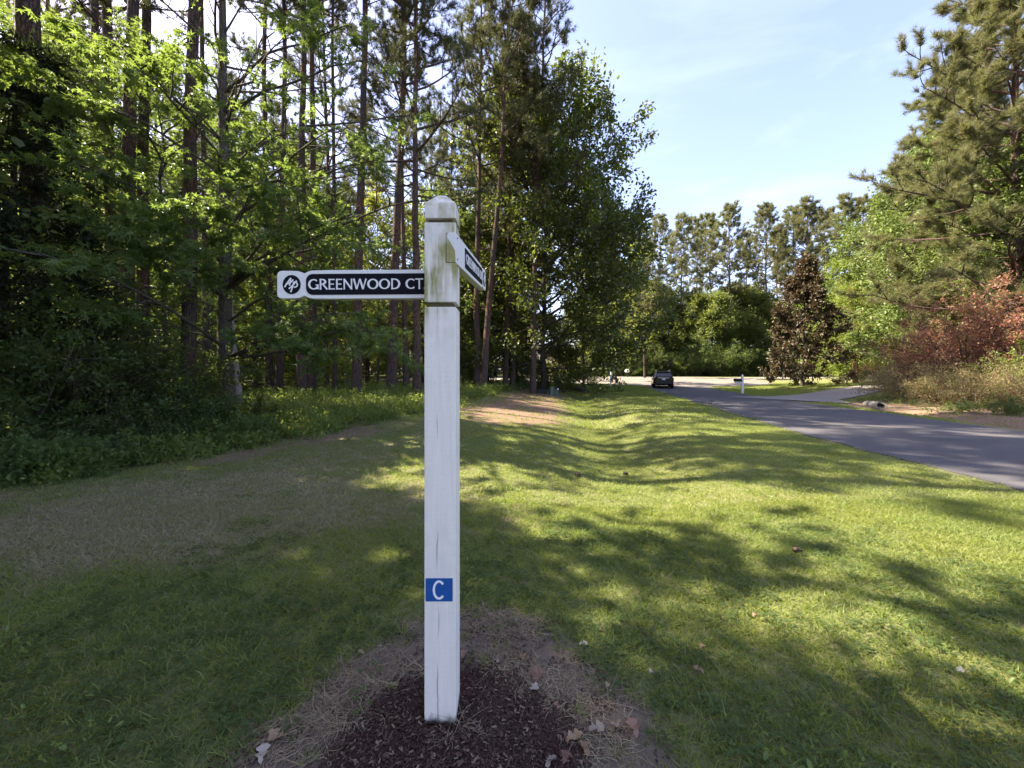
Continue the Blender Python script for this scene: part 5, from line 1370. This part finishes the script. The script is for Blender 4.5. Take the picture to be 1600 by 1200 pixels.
for s in (0, 1):
    y0, y1 = (-.5, 4) if s == 0 else (8.5, 4)
    V = np.array([(-7.5, y0, 2.7), (7.5, y0, 2.7), (7.5, y1, 6.05), (-7.5, y1, 6.05)]); V2 = V + (0, 0, -.16)
    g.add(np.concatenate([V, V2]), [(0, 1, 2, 3), (7, 6, 5, 4), (0, 4, 5, 1), (1, 5, 6, 2), (3, 2, 6, 7), (0, 3, 7, 4)])
rf_ = link('roof', g.mesh('house_roof', M['roof'], False, None), o)
g = Geo(); g.box(3.2, 4.0, 3.2, 4.0, 4.5, 7.0); link('chimney', g.mesh('house_chimney', M['brick'], False, None), rf_)
for xw in (-4.6, -1.2, 3.4):
    g = Geo()
    for b in ((xw - .62, xw + .62, -.06, .0, .85, .95), (xw - .62, xw + .62, -.06, .0, 2.25, 2.35), (xw - .62, xw - .52, -.06, .0, .95, 2.25), (xw + .52, xw + .62, -.06, .0, .95, 2.25)): g.box(*b)
    f_ = link('window', g.mesh('window_frame', M['post_white'], False, None), o)
    g = Geo(); g.box(xw - .52, xw + .52, -.03, -.002, .95, 2.25); link('pane', g.mesh('window_pane', M['glass'], False, None), f_)
g = Geo(); g.box(.6, 1.6, -.05, -.002, .0, 2.15); d_ = link('door', g.mesh('house_door', M['post_white'], False, None), o)
g = Geo(); g.lathe([(0, .05), (.035, .03), (.02, 0)], 8); link('handle', g.mesh('door_handle', M['steel'], True, None), d_, loc=(.72, -.055, 1.0), rot=(R(90), 0, 0))
o = link('board_fence', None, loc=(27.2, 26.0, float(zg(27.2, 26))), rot=(0, 0, R(-30))); tag(o, 'brown upright board fence glimpsed through the red shrub', 'fence')
g = Geo(); g.box(-.07, .07, -.012, .012, -.2, 2.35); bm_ = g.mesh('fence_board', M['fence_wood'], False, None)
for q in range(16): link('board', bm_, o, loc=(q * .19 - 1.5, 0, rs.uniform(-.03, .03)))
g = Geo(); g.box(-1.65, 1.5, .0135, .06, .5, .6); g2_ = g.mesh('fence_rail', M['fence_wood'], False, None)
for z in (0, 1.3): link('rail', g2_, o, loc=(0, 0, z))
# pine cones dropped on lawn and road
def cone_mesh():
    g = Geo()
    g.lathe([(0, -.05), (.022, -.045), (.035, -.015), (.030, .02), (.015, .05), (0, .058)], 10)
    for q in range(34):
        t = q / 33; a = q * 2.4; r_ = .036 * math.sin(PI * (.15 + .75 * (1 - t))); z = -.045 + .095 * t; d = np.array((math.cos(a), math.sin(a), .35)); tt = np.array((-math.sin(a), math.cos(a), 0))
        c = np.array((math.cos(a) * r_ * .7, math.sin(a) * r_ * .7, z))
        g.add([c - tt * .009, c + tt * .009, c + d * .020 + tt * .006, c + d * .020 - tt * .006], [(0, 1, 2, 3)])
    return g.mesh('pine_cone', M['pine_bark'], False, None)
cm_ = cone_mesh()
for px, Yd, lab, s in ((1110, 19.6, 'dark pine cone lying on the asphalt of the road', 1.6), (903, 6.6, 'pine cone in the grass of the swale bank', 1.0), (1245, 3.55, 'pine cone at the edge of the near sun patch', .7), (978, 7.2, 'pine cone in the bottom of the swale', .9)):
    p_ = at_ground(px, Yd)
    tag(link('pine_cone', cm_, loc=(p_[0], p_[1], p_[2] + .05), rot=(1.4, .3, px), scale=(s, s, s)), lab, 'pine cone', 'pine cones on lawn and road')
